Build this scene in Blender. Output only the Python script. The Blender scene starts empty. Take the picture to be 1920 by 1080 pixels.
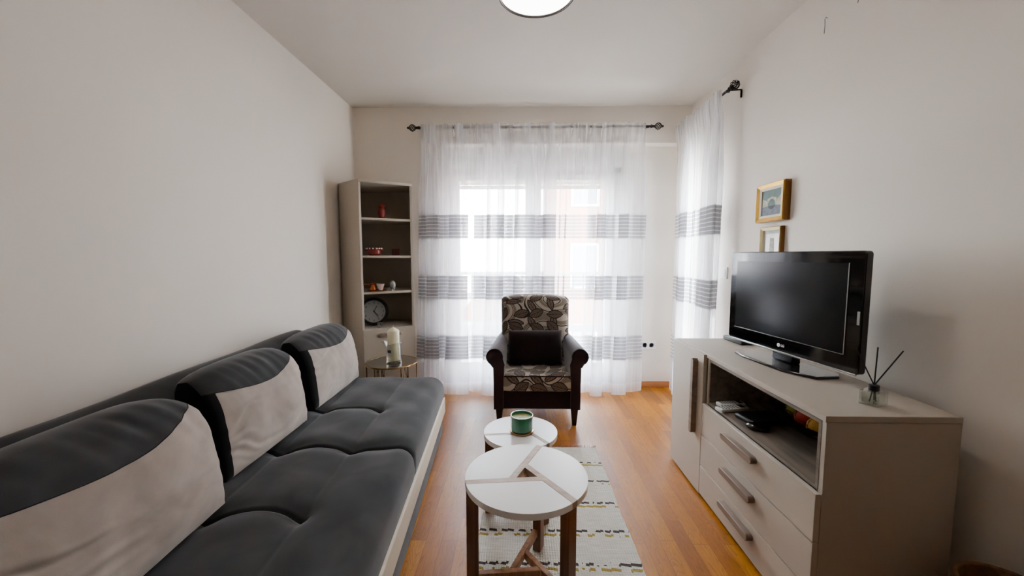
import bpy, bmesh, math, random
from mathutils import Vector, Matrix
PI = math.pi
SC = bpy.context.scene
COL = SC.collection
random.seed(7)

# ------------------------------------------------------------------ materials
def new_mat(name):
    m = bpy.data.materials.new(name); m.use_nodes = True
    nt = m.node_tree; nt.nodes.clear()
    out = nt.nodes.new('ShaderNodeOutputMaterial')
    return m, nt, out
def N(nt, typ, **kw):
    n = nt.nodes.new('ShaderNode' + typ)
    for k, v in kw.items():
        if k.startswith('i_'):
            n.inputs[k[2:].replace('_', ' ')].default_value = v
        else: setattr(n, k, v)
    return n
def L(nt, a, b): nt.links.new(a, b)
def s2l(c):
    return tuple((x/12.92 if x <= .04045 else ((x+.055)/1.055)**2.4) for x in [v/255 for v in c]) + (1,)
def M_(nt, op, a, b=None, c=None):
    n = nt.nodes.new('ShaderNodeMath'); n.operation = op
    for i, v in enumerate((a, b, c)):
        if v is None: continue
        if isinstance(v, (int, float)): n.inputs[i].default_value = v
        else: nt.links.new(v, n.inputs[i])
    return n.outputs[0]
def mixc(nt, fac, a, b, blend='MIX'):
    n = nt.nodes.new('ShaderNodeMix'); n.data_type = 'RGBA'; n.blend_type = blend
    for i, v in ((0, fac), (6, a), (7, b)):
        if isinstance(v, (int, float)): n.inputs[i].default_value = v
        elif isinstance(v, tuple): n.inputs[i].default_value = v
        else: nt.links.new(v, n.inputs[i])
    return n.outputs[2]
def prin(name, col, rough=.5, metal=0, var=.06, scale=30, bump=.0, bscale=200, sheen=0, spec=.5, coat=0, trans=0, ior=1.45, emit=None, es=0, stretch=None):
    m, nt, out = new_mat(name)
    p = N(nt, 'BsdfPrincipled'); L(nt, p.outputs[0], out.inputs[0])
    tc = N(nt, 'TexCoord'); src = tc.outputs['Object']
    if stretch:
        mp = N(nt, 'Mapping'); mp.inputs['Scale'].default_value = stretch; L(nt, src, mp.inputs[0]); src = mp.outputs[0]
    c = s2l(col)
    if var > 0:
        n = N(nt, 'TexNoise'); n.inputs['Scale'].default_value = scale; n.inputs['Detail'].default_value = 4
        L(nt, src, n.inputs['Vector'])
        d = tuple(x*(1-var*2) for x in c[:3]) + (1,); l = tuple(min(1, x*(1+var*2)) for x in c[:3]) + (1,)
        L(nt, mixc(nt, n.outputs[0], d, l), p.inputs['Base Color'])
    else: p.inputs['Base Color'].default_value = c
    p.inputs['Roughness'].default_value = rough; p.inputs['Metallic'].default_value = metal
    p.inputs['Specular IOR Level'].default_value = spec
    p.inputs['Sheen Weight'].default_value = sheen; p.inputs['Coat Weight'].default_value = coat
    p.inputs['Transmission Weight'].default_value = trans; p.inputs['IOR'].default_value = ior
    if emit: p.inputs['Emission Color'].default_value = s2l(emit); p.inputs['Emission Strength'].default_value = es
    if bump:
        n2 = N(nt, 'TexNoise'); n2.inputs['Scale'].default_value = bscale; n2.inputs['Detail'].default_value = 3
        L(nt, src, n2.inputs['Vector'])
        b = N(nt, 'Bump'); b.inputs['Strength'].default_value = bump; b.inputs['Distance'].default_value = .01
        L(nt, n2.outputs[0], b.inputs['Height']); L(nt, b.outputs[0], p.inputs['Normal'])
    return m
def floor_mat():
    m, nt, out = new_mat('oak_parquet')
    p = N(nt, 'BsdfPrincipled'); L(nt, p.outputs[0], out.inputs[0])
    tc = N(nt, 'TexCoord')
    mp = N(nt, 'Mapping'); mp.inputs['Rotation'].default_value = (0, 0, PI/2); L(nt, tc.outputs['Object'], mp.inputs[0])
    br = N(nt, 'TexBrick', offset=.37, offset_frequency=2, squash=1.35, squash_frequency=3)
    L(nt, mp.outputs[0], br.inputs['Vector'])
    for k, v in (('Scale', 1), ('Mortar Size', .0009), ('Mortar Smooth', .3), ('Brick Width', .40), ('Row Height', .068), ('Bias', 0)): br.inputs[k].default_value = v
    br.inputs['Color1'].default_value = (0, 0, 0, 1); br.inputs['Color2'].default_value = (1, 1, 1, 1); br.inputs['Mortar'].default_value = (.5, .5, .5, 1)
    ramp = N(nt, 'ValToRGB'); L(nt, br.outputs['Color'], ramp.inputs[0])
    e = ramp.color_ramp.elements
    e[0].position = 0; e[0].color = s2l((146, 98, 60)); e[1].position = 1; e[1].color = s2l((200, 146, 92))
    x = ramp.color_ramp.elements.new(.5); x.color = s2l((172, 118, 72))
    # grain
    off = N(nt, 'VectorMath', operation='SCALE'); L(nt, br.outputs['Color'], off.inputs[0]); off.inputs['Scale'].default_value = 13.
    add = N(nt, 'VectorMath', operation='ADD'); L(nt, tc.outputs['Object'], add.inputs[0]); L(nt, off.outputs[0], add.inputs[1])
    g = N(nt, 'Mapping'); g.inputs['Scale'].default_value = (22, 1.6, 1); L(nt, add.outputs[0], g.inputs[0])
    n = N(nt, 'TexNoise'); n.inputs['Scale'].default_value = 3; n.inputs['Detail'].default_value = 8; n.inputs['Distortion'].default_value = 1.4; L(nt, g.outputs[0], n.inputs['Vector'])
    g2 = N(nt, 'Mapping'); g2.inputs['Scale'].default_value = (9, 1.3, 1); L(nt, add.outputs[0], g2.inputs[0])
    w = N(nt, 'TexNoise'); w.inputs['Scale'].default_value = 2.2; w.inputs['Detail'].default_value = 2; w.inputs['Distortion'].default_value = .6; L(nt, g2.outputs[0], w.inputs['Vector'])
    ring = M_(nt, 'FRACT', M_(nt, 'MULTIPLY', w.outputs[0], 16.))
    ring = M_(nt, 'POWER', ring, 3.)
    c = mixc(nt, M_(nt, 'MULTIPLY', n.outputs[0], .75), ramp.outputs[0], s2l((112, 70, 40)), 'MIX')
    c = mixc(nt, M_(nt, 'MULTIPLY', ring, .5), c, s2l((92, 55, 32)))
    c = mixc(nt, M_(nt, 'MULTIPLY', br.outputs['Fac'], .6), c, s2l((60, 36, 20)))
    hs = N(nt, 'HueSaturation'); hs.inputs['Saturation'].default_value = 1.2; hs.inputs['Value'].default_value = 1.12
    L(nt, c, hs.inputs['Color']); L(nt, hs.outputs[0], p.inputs['Base Color'])
    p.inputs['Roughness'].default_value = .38; p.inputs['Specular IOR Level'].default_value = .45
    b = N(nt, 'Bump'); b.inputs['Strength'].default_value = .12; b.inputs['Distance'].default_value = .002
    L(nt, M_(nt, 'SUBTRACT', n.outputs[0], br.outputs['Fac']), b.inputs['Height']); L(nt, b.outputs[0], p.inputs['Normal'])
    return m
def sheer_mat(name, bands, op=.38):
    m, nt, out = new_mat(name)
    tc = N(nt, 'TexCoord'); sp = N(nt, 'SeparateXYZ'); L(nt, tc.outputs['Object'], sp.inputs[0]); z = sp.outputs['Z']
    tot = None
    for (z0, z1) in bands:
        t = M_(nt, 'DIVIDE', M_(nt, 'SUBTRACT', z, z0), z1-z0)
        inb = M_(nt, 'MULTIPLY', M_(nt, 'GREATER_THAN', t, 0.), M_(nt, 'LESS_THAN', t, 1.))
        fr = M_(nt, 'FRACT', M_(nt, 'MULTIPLY', t, 6.78))
        st = M_(nt, 'MULTIPLY', inb, M_(nt, 'LESS_THAN', fr, .72))
        ln_ = M_(nt, 'MULTIPLY', inb, M_(nt, 'GREATER_THAN', fr, .72)); lines = ln_ if tot is None else M_(nt, 'MAXIMUM', lines, ln_)
        tot = st if tot is None else M_(nt, 'MAXIMUM', tot, st)
    lw = N(nt, 'LayerWeight'); lw.inputs['Blend'].default_value = .5
    fac = M_(nt, 'ADD', op, M_(nt, 'MULTIPLY', M_(nt, 'POWER', lw.outputs['Facing'], 1.6), .55))
    wv = N(nt, 'TexNoise'); wv.inputs['Scale'].default_value = 5; L(nt, tc.outputs['Object'], wv.inputs['Vector'])
    fac = M_(nt, 'ADD', fac, M_(nt, 'MULTIPLY', M_(nt, 'SUBTRACT', wv.outputs[0], .5), .12))
    mp = N(nt, 'Mapping'); mp.inputs['Scale'].default_value = (30, 30, .5); L(nt, tc.outputs['Object'], mp.inputs[0])
    sn = N(nt, 'TexNoise'); sn.inputs['Scale'].default_value = 1; sn.inputs['Detail'].default_value = 2; L(nt, mp.outputs[0], sn.inputs['Vector'])
    fac = M_(nt, 'ADD', fac, M_(nt, 'MULTIPLY', M_(nt, 'SUBTRACT', sn.outputs[0], .5), .75))  # vertical opacity streaks stand in for the light and dark of folds
    hem = M_(nt, 'LESS_THAN', z, .115)
    fac = M_(nt, 'ADD', fac, M_(nt, 'MULTIPLY', hem, .18))
    fac = M_(nt, 'MINIMUM', M_(nt, 'ADD', fac, M_(nt, 'ADD', M_(nt, 'MULTIPLY', tot, .38), M_(nt, 'MULTIPLY', lines, .30))), .96)
    col = mixc(nt, tot, s2l((244, 244, 246)), s2l((186, 185, 188)))
    tcol = mixc(nt, tot, s2l((235, 235, 240)), s2l((166, 165, 170)))
    d = N(nt, 'BsdfDiffuse'); L(nt, col, d.inputs[0])
    t = N(nt, 'BsdfTranslucent'); L(nt, tcol, t.inputs[0])
    mx = N(nt, 'MixShader'); mx.inputs[0].default_value = .52; L(nt, d.outputs[0], mx.inputs[1]); L(nt, t.outputs[0], mx.inputs[2])
    tr = N(nt, 'BsdfTransparent'); tr.inputs[0].default_value = (1, 1, 1, 1)
    m2 = N(nt, 'MixShader'); L(nt, fac, m2.inputs[0]); L(nt, tr.outputs[0], m2.inputs[1]); L(nt, mx.outputs[0], m2.inputs[2])
    L(nt, m2.outputs[0], out.inputs[0])
    return m
def pane_mat():
    m, nt, out = new_mat('window_glass')
    tr = N(nt, 'BsdfTransparent'); tr.inputs[0].default_value = (.95, .97, .97, 1)
    g = N(nt, 'BsdfGlossy'); g.inputs['Roughness'].default_value = .02
    fr = N(nt, 'Fresnel'); fr.inputs[0].default_value = 1.3
    mx = N(nt, 'MixShader'); L(nt, fr.outputs[0], mx.inputs[0]); L(nt, tr.outputs[0], mx.inputs[1]); L(nt, g.outputs[0], mx.inputs[2]); L(nt, mx.outputs[0], out.inputs[0])
    return m
def clear_mat(name='clear_glass', tint=(.97, .98, .97, 1), ior=1.45):
    m, nt, out = new_mat(name)
    tr = N(nt, 'BsdfTransparent'); tr.inputs[0].default_value = tint
    g = N(nt, 'BsdfGlossy'); g.inputs['Roughness'].default_value = .03
    fr = N(nt, 'LayerWeight'); fr.inputs[0].default_value = .45
    f = M_(nt, 'ADD', .05, M_(nt, 'MULTIPLY', M_(nt, 'POWER', fr.outputs['Facing'], 2.), .75))
    mx = N(nt, 'MixShader'); L(nt, f, mx.inputs[0]); L(nt, tr.outputs[0], mx.inputs[1]); L(nt, g.outputs[0], mx.inputs[2]); L(nt, mx.outputs[0], out.inputs[0])
    return m
def leaf_mat():
    m, nt, out = new_mat('leaf_upholstery')
    p = N(nt, 'BsdfPrincipled'); L(nt, p.outputs[0], out.inputs[0])
    tc = N(nt, 'TexCoord'); sp = N(nt, 'SeparateXYZ'); L(nt, tc.outputs['Object'], sp.inputs[0])
    v = M_(nt, 'ADD', sp.outputs['Y'], sp.outputs['Z'])
    cb = N(nt, 'CombineXYZ'); L(nt, sp.outputs['X'], cb.inputs[0]); L(nt, v, cb.inputs[1])
    S = 6.8
    sc = N(nt, 'VectorMath', operation='SCALE'); L(nt, cb.outputs[0], sc.inputs[0]); sc.inputs['Scale'].default_value = S
    base = s2l((164, 152, 138)); brown = s2l((92, 76, 63)); dark = s2l((24, 15, 14))
    def layer(col, off, ang_seed, lenf, wid, fillc):
        ad = N(nt, 'VectorMath', operation='ADD'); L(nt, sc.outputs[0], ad.inputs[0]); ad.inputs[1].default_value = off
        vo = N(nt, 'TexVoronoi', voronoi_dimensions='2D'); vo.inputs['Scale'].default_value = 1; vo.inputs['Randomness'].default_value = .35
        L(nt, ad.outputs[0], vo.inputs['Vector'])
        df = N(nt, 'VectorMath', operation='SUBTRACT'); L(nt, ad.outputs[0], df.inputs[0]); L(nt, vo.outputs['Position'], df.inputs[1])
        spc = N(nt, 'SeparateColor'); L(nt, vo.outputs['Color'], spc.inputs[0])
        ang = M_(nt, 'MULTIPLY', M_(nt, 'ADD', spc.outputs[0], ang_seed), 6.28)
        rt = N(nt, 'VectorRotate', rotation_type='Z_AXIS'); L(nt, df.outputs[0], rt.inputs['Vector']); L(nt, ang, rt.inputs['Angle'])
        s3 = N(nt, 'SeparateXYZ'); L(nt, rt.outputs[0], s3.inputs[0])
        ax = s3.outputs['X']; ay = s3.outputs['Y']
        # vesica half width at ax
        tt = M_(nt, 'DIVIDE', ax, lenf)
        hw = M_(nt, 'MULTIPLY', M_(nt, 'SUBTRACT', 1., M_(nt, 'MULTIPLY', tt, tt)), wid)
        dd = M_(nt, 'SUBTRACT', hw, M_(nt, 'ABSOLUTE', ay))       # >0 inside
        inside = M_(nt, 'GREATER_THAN', dd, 0.)
        edge = M_(nt, 'LESS_THAN', M_(nt, 'ABSOLUTE', dd), .028)
        edge = M_(nt, 'MULTIPLY', edge, M_(nt, 'LESS_THAN', M_(nt, 'ABSOLUTE', ax), lenf*1.06))
        mid = M_(nt, 'MULTIPLY', inside, M_(nt, 'LESS_THAN', M_(nt, 'ABSOLUTE', ay), .012))
        vein = M_(nt, 'SINE', M_(nt, 'ADD', M_(nt, 'MULTIPLY', ax, 34.), M_(nt, 'MULTIPLY', M_(nt, 'ABSOLUTE', ay), -46.)))
        vein = M_(nt, 'MULTIPLY', M_(nt, 'GREATER_THAN', vein, .72), inside)
        c = mixc(nt, inside, col, fillc)
        c = mixc(nt, M_(nt, 'MULTIPLY', vein, .6), c, dark)
        return mixc(nt, M_(nt, 'MAXIMUM', edge, mid), c, dark)
    # curving stem lines
    n = N(nt, 'TexNoise', noise_dimensions='2D'); n.inputs['Scale'].default_value = .55; n.inputs['Detail'].default_value = 0; L(nt, sc.outputs[0], n.inputs['Vector'])
    fr = M_(nt, 'FRACT', M_(nt, 'MULTIPLY', n.outputs[0], 5.))
    ln = M_(nt, 'LESS_THAN', M_(nt, 'ABSOLUTE', M_(nt, 'SUBTRACT', fr, .5)), .045)
    c = mixc(nt, M_(nt, 'GREATER_THAN', fr, .62), base, s2l((116, 105, 90)))
    c = mixc(nt, ln, c, dark)
    c = layer(c, (3.3, 1.7, 0), .37, .47, .17, s2l((104, 88, 76)))
    c = layer(c, (.1, .2, 0), .0, .44, .25, brown)
    L(nt, c, p.inputs['Base Color']); p.inputs['Roughness'].default_value = .9; p.inputs['Sheen Weight'].default_value = .15
    return m
def rug_mat(rows):
    m, nt, out = new_mat('woven_rag_rug')
    p = N(nt, 'BsdfPrincipled'); L(nt, p.outputs[0], out.inputs[0])
    tc = N(nt, 'TexCoord'); sp = N(nt, 'SeparateXYZ'); L(nt, tc.outputs['Object'], sp.inputs[0])
    x, y = sp.outputs['X'], sp.outputs['Y']
    # weave: stretched noise + small waves
    mp = N(nt, 'Mapping'); mp.inputs['Scale'].default_value = (14, 110, 1); L(nt, tc.outputs['Object'], mp.inputs[0])
    n = N(nt, 'TexNoise'); n.inputs['Scale'].default_value = 1; n.inputs['Detail'].default_value = 4; L(nt, mp.outputs[0], n.inputs['Vector'])
    n3 = N(nt, 'TexNoise'); n3.inputs['Scale'].default_value = 9; L(nt, tc.outputs['Object'], n3.inputs['Vector'])
    c = mixc(nt, n.outputs[0], s2l((190, 183, 170)), s2l((244, 239, 228)))
    mp2 = N(nt, 'Mapping'); mp2.inputs['Scale'].default_value = (17, 5, 1); L(nt, tc.outputs['Object'], mp2.inputs[0])
    dn = N(nt, 'TexNoise'); dn.inputs['Scale'].default_value = 1; dn.inputs['Detail'].default_value = 1; L(nt, mp2.outputs[0], dn.inputs['Vector'])
    def row(yc, hw, colr, thr, shift, c):
        zig = M_(nt, 'MULTIPLY', M_(nt, 'SUBTRACT', M_(nt, 'FRACT', M_(nt, 'MULTIPLY', x, 24.)), .5), hw*.9)
        d = M_(nt, 'ABSOLUTE', M_(nt, 'SUBTRACT', M_(nt, 'ADD', y, zig), yc))
        th = M_(nt, 'LESS_THAN', d, hw)
        th = M_(nt, 'MULTIPLY', th, M_(nt, 'GREATER_THAN', M_(nt, 'FRACT', M_(nt, 'ADD', M_(nt, 'MULTIPLY', dn.outputs[0], 3.), shift)), thr))
        return mixc(nt, th, c, colr)
    for i, (yy, yel) in enumerate(rows):
        c = row(yy, .0075, s2l((74, 66, 60)), .28, i*.31, c)
        if yel: c = row(yy-.027, .0075, s2l((168, 146, 66)), .42, i*.47+.2, c)
    L(nt, c, p.inputs['Base Color']); p.inputs['Roughness'].default_value = .95
    w = N(nt, 'TexWave', wave_type='BANDS', bands_direction='Y'); w.inputs['Scale'].default_value = 38; w.inputs['Distortion'].default_value = 3; w.inputs['Detail Scale'].default_value = 3
    L(nt, tc.outputs['Object'], w.inputs['Vector'])
    w2 = N(nt, 'TexWave', wave_type='BANDS', bands_direction='X'); w2.inputs['Scale'].default_value = 30; w2.inputs['Distortion'].default_value = 2
    L(nt, tc.outputs['Object'], w2.inputs['Vector'])
    b = N(nt, 'Bump'); b.inputs['Strength'].default_value = .8; b.inputs['Distance'].default_value = .004
    L(nt, M_(nt, 'MULTIPLY', w.outputs['Fac'], w2.outputs['Fac']), b.inputs['Height']); L(nt, b.outputs[0], p.inputs['Normal'])
    return m
def wood_mat(name, c1, c2, rough=.5, axis='Z', sc=1.):
    m, nt, out = new_mat(name)
    p = N(nt, 'BsdfPrincipled'); L(nt, p.outputs[0], out.inputs[0])
    tc = N(nt, 'TexCoord'); mp = N(nt, 'Mapping'); s = [40*sc, 40*sc, 40*sc]; s['XYZ'.index(axis)] = 3*sc
    mp.inputs['Scale'].default_value = s; L(nt, tc.outputs['Object'], mp.inputs[0])
    n = N(nt, 'TexNoise'); n.inputs['Scale'].default_value = 1; n.inputs['Detail'].default_value = 6; n.inputs['Distortion'].default_value = .8; L(nt, mp.outputs[0], n.inputs['Vector'])
    r = N(nt, 'ValToRGB'); r.color_ramp.elements[0].position = .3; r.color_ramp.elements[0].color = s2l(c1); r.color_ramp.elements[1].position = .7; r.color_ramp.elements[1].color = s2l(c2)
    L(nt, n.outputs[0], r.inputs[0]); L(nt, r.outputs[0], p.inputs['Base Color']); p.inputs['Roughness'].default_value = rough
    return m
def velvet(name, c, c2, rough=.85, sheen=.28):
    m, nt, out = new_mat(name)
    p = N(nt, 'BsdfPrincipled'); L(nt, p.outputs[0], out.inputs[0])
    tc = N(nt, 'TexCoord')
    n = N(nt, 'TexNoise'); n.inputs['Scale'].default_value = 6; n.inputs['Detail'].default_value = 6; n.inputs['Distortion'].default_value = .5; L(nt, tc.outputs['Object'], n.inputs['Vector'])
    r = N(nt, 'ValToRGB'); r.color_ramp.elements[0].position = .38; r.color_ramp.elements[0].color = s2l(c); r.color_ramp.elements[1].position = .66; r.color_ramp.elements[1].color = s2l(c2)
    L(nt, n.outputs[0], r.inputs[0]); L(nt, r.outputs[0], p.inputs['Base Color'])
    p.inputs['Roughness'].default_value = rough; p.inputs['Sheen Weight'].default_value = sheen; p.inputs['Sheen Roughness'].default_value = .4; p.inputs['Specular IOR Level'].default_value = .2
    n2 = N(nt, 'TexNoise'); n2.inputs['Scale'].default_value = 500; L(nt, tc.outputs['Object'], n2.inputs['Vector'])
    b = N(nt, 'Bump'); b.inputs['Strength'].default_value = .15; b.inputs['Distance'].default_value = .002; L(nt, n2.outputs[0], b.inputs['Height']); L(nt, b.outputs[0], p.inputs['Normal'])
    return m

WALL = prin('wall_paint', (228, 220, 210), .75, var=.012, scale=3, bump=.04, bscale=90)
CEIL = prin('ceiling_paint', (204, 197, 187), .8, var=.01, scale=3)
FLOOR = floor_mat()
OAKTRIM = prin('oak_trim', (170, 112, 66), .5, var=.12, scale=12, stretch=(1, 1, 8))
PVC = prin('white_plastic_frame', (226, 226, 226), .4, var=.01)
SHUT = prin('beige_shutter', (214, 203, 186), .5, var=.02)
PANE = pane_mat(); CLEAR = clear_mat()
IRON = prin('dark_bronze', (44, 38, 36), .4, .8, var=.05)
VEL = velvet('charcoal_velvet', (44, 44, 45), (60, 60, 60))
VELD = velvet('dark_charcoal_velvet', (45, 45, 47), (60, 60, 61))
BLKV = velvet('black_velvet', (14, 14, 15), (20, 20, 21), sheen=.2)
BEIGEV = velvet('beige_velvet', (160, 149, 140), (184, 173, 163), sheen=.5)
TRIM = prin('beige_trim_strip', (226, 214, 194), .6, var=.02)
LEAF = leaf_mat()
BROWNF = velvet('dark_brown_fabric', (40, 24, 26), (50, 31, 32), .85, .35)
BROWNC = velvet('darkest_brown_fabric', (27, 15, 16), (33, 19, 20), .9, .2)
LEGB = prin('dark_brown_wood', (36, 24, 20), .35, var=.1)
TAUPE = prin('taupe_laminate', (174, 163, 149), .5, var=.01, scale=60)
TAUPED = prin('taupe_drawer_laminate', (182, 170, 156), .48, var=.01, scale=60)
HANDLE = wood_mat('taupe_handle_wood', (112, 94, 80), (138, 118, 102), .5, 'Y')
GREYOAK = wood_mat('grey_oak_lining', (92, 80, 68), (132, 118, 104), .5, 'Y', .7)
GLOSSB = prin('gloss_black_plastic', (6, 6, 7), .08, var=0, spec=.6, coat=.3)
SCREEN = prin('matte_black_screen', (9, 10, 12), .16, var=0, spec=.45)
MATB = prin('matte_black_plastic', (14, 14, 15), .4, var=0)
CHROME = prin('silver_plastic', (190, 190, 190), .22, .9, var=0)
WHITEL = prin('white_lacquer', (244, 243, 240), .28, var=.008, spec=.5)
BAMB = wood_mat('pale_bamboo_strip', (150, 122, 98), (186, 156, 128), .45, 'X')
WALNUT = wood_mat('walnut_leg', (88, 50, 28), (132, 82, 48), .4, 'Z')
LIGHTW = wood_mat('light_oak_stretcher', (140, 92, 56), (186, 134, 88), .45, 'Z')
GOLD = prin('gold_metal', (150, 118, 74), .25, .95, var=.05)
MIRR = prin('smoked_mirror_glass', (150, 146, 136), .04, .9, var=0)
WAX = prin('ivory_wax', (222, 214, 180), .45, var=.02)
WHITEP = prin('white_plastic', (232, 232, 230), .4, var=0)

# ------------------------------------------------------------------ mesh helpers
def finish(bm, name, mat, parent=None, smooth=False, bevel=0, seg=2, sub=0, sangle=40):
    me = bpy.data.meshes.new(name); bmesh.ops.recalc_face_normals(bm, faces=bm.faces[:]); bm.to_mesh(me); bm.free()
    o = bpy.data.objects.new(name, me); COL.objects.link(o)
    mats = mat if isinstance(mat, (list, tuple)) else [mat]
    for m in mats: me.materials.append(m)
    if parent: o.parent = parent
    if bevel:
        b = o.modifiers.new('bev', 'BEVEL'); b.width = bevel; b.segments = seg; b.limit_method = 'ANGLE'; b.angle_limit = math.radians(40)
        smooth = True
    if sub:
        s = o.modifiers.new('sub', 'SUBSURF'); s.levels = sub; s.render_levels = sub; smooth = True
    if smooth:
        for p in me.polygons: p.use_smooth = True
        if not sub and not bevel and sangle:
            me.set_sharp_from_angle(angle=math.radians(sangle))
        elif bevel: me.set_sharp_from_angle(angle=math.radians(80))
    return o
def B(): return bmesh.new()
def box(bm, x0, x1, y0, y1, z0, z1, mtx=None, mi=0):
    vs = [bm.verts.new((x, y, z)) for x in (x0, x1) for y in (y0, y1) for z in (z0, z1)]
    if mtx is not None:
        for v in vs: v.co = mtx @ v.co
    for f in ((0, 1, 3, 2), (4, 6, 7, 5), (0, 4, 5, 1), (2, 3, 7, 6), (0, 2, 6, 4), (1, 5, 7, 3)):
        bm.faces.new([vs[i] for i in f]).material_index = mi
    return vs
def mbox(name, mat, dims, parent=None, bevel=0, **kw):
    bm = B(); box(bm, *dims); return finish(bm, name, mat, parent, bevel=bevel, **kw)
def prism(bm, pts, z0, z1, mtx=None):
    a = [bm.verts.new((p[0], p[1], z0)) for p in pts]; b = [bm.verts.new((p[0], p[1], z1)) for p in pts]
    if mtx is not None:
        for v in a+b: v.co = mtx @ v.co
    n = len(pts); bm.faces.new(a[::-1]); bm.faces.new(b)
    for i in range(n): bm.faces.new((a[i], a[(i+1) % n], b[(i+1) % n], b[i]))
def lathe(bm, prof, cx=0, cy=0, n=32, mtx=None, wob=None):
    rings = []
    for r, z in prof:
        ring = []
        for i in range(n):
            a = 2*PI*i/n; rr = r; zz = z
            if wob: rr, zz = wob(a, r, z)
            v = Vector((cx+rr*math.cos(a), cy+rr*math.sin(a), zz))
            if mtx is not None: v = mtx @ v
            ring.append(bm.verts.new(v))
        rings.append(ring)
    for a, b in zip(rings, rings[1:]):
        for i in range(n): bm.faces.new((a[i], a[(i+1) % n], b[(i+1) % n], b[i]))
    bm.faces.new(rings[0][::-1]); bm.faces.new(rings[-1])
def tube(bm, pts, r, n=8, closed=False):
    pts = [Vector(p) for p in pts]; rings = []; m = len(pts)
    rs = r if isinstance(r, (list, tuple)) else [r]*m
    prev = None
    for i, p in enumerate(pts):
        if closed: t = (pts[(i+1) % m]-pts[i-1])
        else: t = pts[min(i+1, m-1)]-pts[max(i-1, 0)]
        t.normalize()
        up = prev if prev is not None else (Vector((0, 0, 1)) if abs(t.z) < .9 else Vector((1, 0, 0)))
        a = t.cross(up); 
        if a.length < 1e-5: a = t.orthogonal()
        a.normalize(); b = a.cross(t).normalized(); prev = b
        rings.append([bm.verts.new(p+a*math.cos(2*PI*k/n)*rs[i]+b*math.sin(2*PI*k/n)*rs[i]) for k in range(n)])
    for i in range(m if closed else m-1):
        A, C = rings[i], rings[(i+1) % m]
        for k in range(n): bm.faces.new((A[k], A[(k+1) % n], C[(k+1) % n], C[k]))
    if not closed: bm.faces.new(rings[0][::-1]); bm.faces.new(rings[-1])
def sphere(bm, c, r, seg=16, ring=10, sc=(1, 1, 1)):
    m = Matrix.Translation(c) @ Matrix.Diagonal((sc[0], sc[1], sc[2], 1))
    bmesh.ops.create_uvsphere(bm, u_segments=seg, v_segments=ring, radius=r, matrix=m)
def text(name, s, size, mat, parent, mtx, depth=.0006):
    cu = bpy.data.curves.new('t', 'FONT'); cu.body = s; cu.size = size; cu.extrude = depth; cu.align_x = 'CENTER'; cu.align_y = 'CENTER'
    t = bpy.data.objects.new('t', cu); COL.objects.link(t)
    me = bpy.data.meshes.new_from_object(t, depsgraph=bpy.context.evaluated_depsgraph_get()); bpy.data.objects.remove(t)
    me.materials.clear(); me.materials.append(mat); me.transform(mtx)
    o = bpy.data.objects.new(name, me); COL.objects.link(o)
    if parent: o.parent = parent
    return o
def tag(o, label=None, cat=None, group=None, kind=None):
    if label: o['label'] = label
    if cat: o['category'] = cat
    if group: o['group'] = group
    if kind: o['kind'] = kind
    return o
def thing(name, label, cat, loc=(0, 0, 0), rz=0, group=None):
    o = bpy.data.objects.new(name, None); COL.objects.link(o); o.location = loc; o.rotation_euler = (0, 0, rz); o.empty_display_size = .05
    return tag(o, label, cat, group)
def struct(o): o['kind'] = 'structure'; return o
def copytree(o, parent=None):
    c = o.copy(); COL.objects.link(c)
    if parent: c.parent = parent
    for ch in list(o.children): copytree(ch, c)
    return c
def interp(tab, t):
    for (a, va), (b, vb) in zip(tab, tab[1:]):
        if t <= b: return va+(vb-va)*(t-a)/(b-a) if b > a else vb
    return tab[-1][1]
def sstep(a, b, x):
    t = max(0, min(1, (x-a)/(b-a))); return t*t*(3-2*t)

# ------------------------------------------------------------------ room
XL, XR, XR2, YB, YB2, ZC, YR = -1.475, 1.465, 1.49, 3.52, 3.64, 2.54, -2.6
STEP = 2.70
struct(mbox('floor', FLOOR, (XL-.2, XR+.3, YR-.1, YB2+.25, -.1, 0)))
struct(mbox('ceiling', CEIL, (XL-.2, XR+.3, YR-.1, YB2+.25, ZC, ZC+.12)))
struct(mbox('wall_left', WALL, (XL-.2, XL, YR-.1, YB2+.25, 0, ZC)))
struct(mbox('wall_rear', prin('rear_wall_dimmed', (120, 112, 104), .8, var=.02), (XL, XR+.025, YR-.1, YR, 0, ZC)))  # unseen behind the camera; colour darkened to cut fill light from the rear
bm = B()
box(bm, XL, -.70, YB, YB2+.25, 0, ZC)                    # left of the door recess
box(bm, -.70, XR2, YB, YB2+.25, 2.225, ZC)               # beam
box(bm, .93, XR2, YB2, YB2+.25, 0, 2.225)                # right of the door
struct(finish(bm, 'wall_back', WALL))
WY0, WY1, WZ0, WZ1 = 2.97, 3.36, .10, 2.12
bm = B()
box(bm, XR, XR+.3, YR, STEP, 0, ZC)
box(bm, XR2, XR+.3, STEP, WY0, 0, ZC)
box(bm, XR2, XR+.3, WY1, YB2+.25, 0, ZC)
box(bm, XR2, XR+.3, WY0, WY1, 0, WZ0); box(bm, XR2, XR+.3, WY0, WY1, WZ1, ZC)
struct(finish(bm, 'wall_right', WALL))
bm = B(); box(bm, .93, XR2, YB2-.014, YB2, 0, .055)
struct(finish(bm, 'baseboard_back', OAKTRIM, bevel=.004))
bm = B(); box(bm, XL, -.70, YB-.014, YB, 0, .055)
struct(finish(bm, 'baseboard_niche', OAKTRIM, bevel=.004))
bm = B(); box(bm, XL, XL+.014, YR, YB, 0, .055)
struct(finish(bm, 'baseboard_left', OAKTRIM, bevel=.004))
bm = B(); box(bm, XR-.014, XR, YR, STEP, 0, .055); box(bm, XR2-.014, XR2, STEP, YB2, 0, .055)
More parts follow.
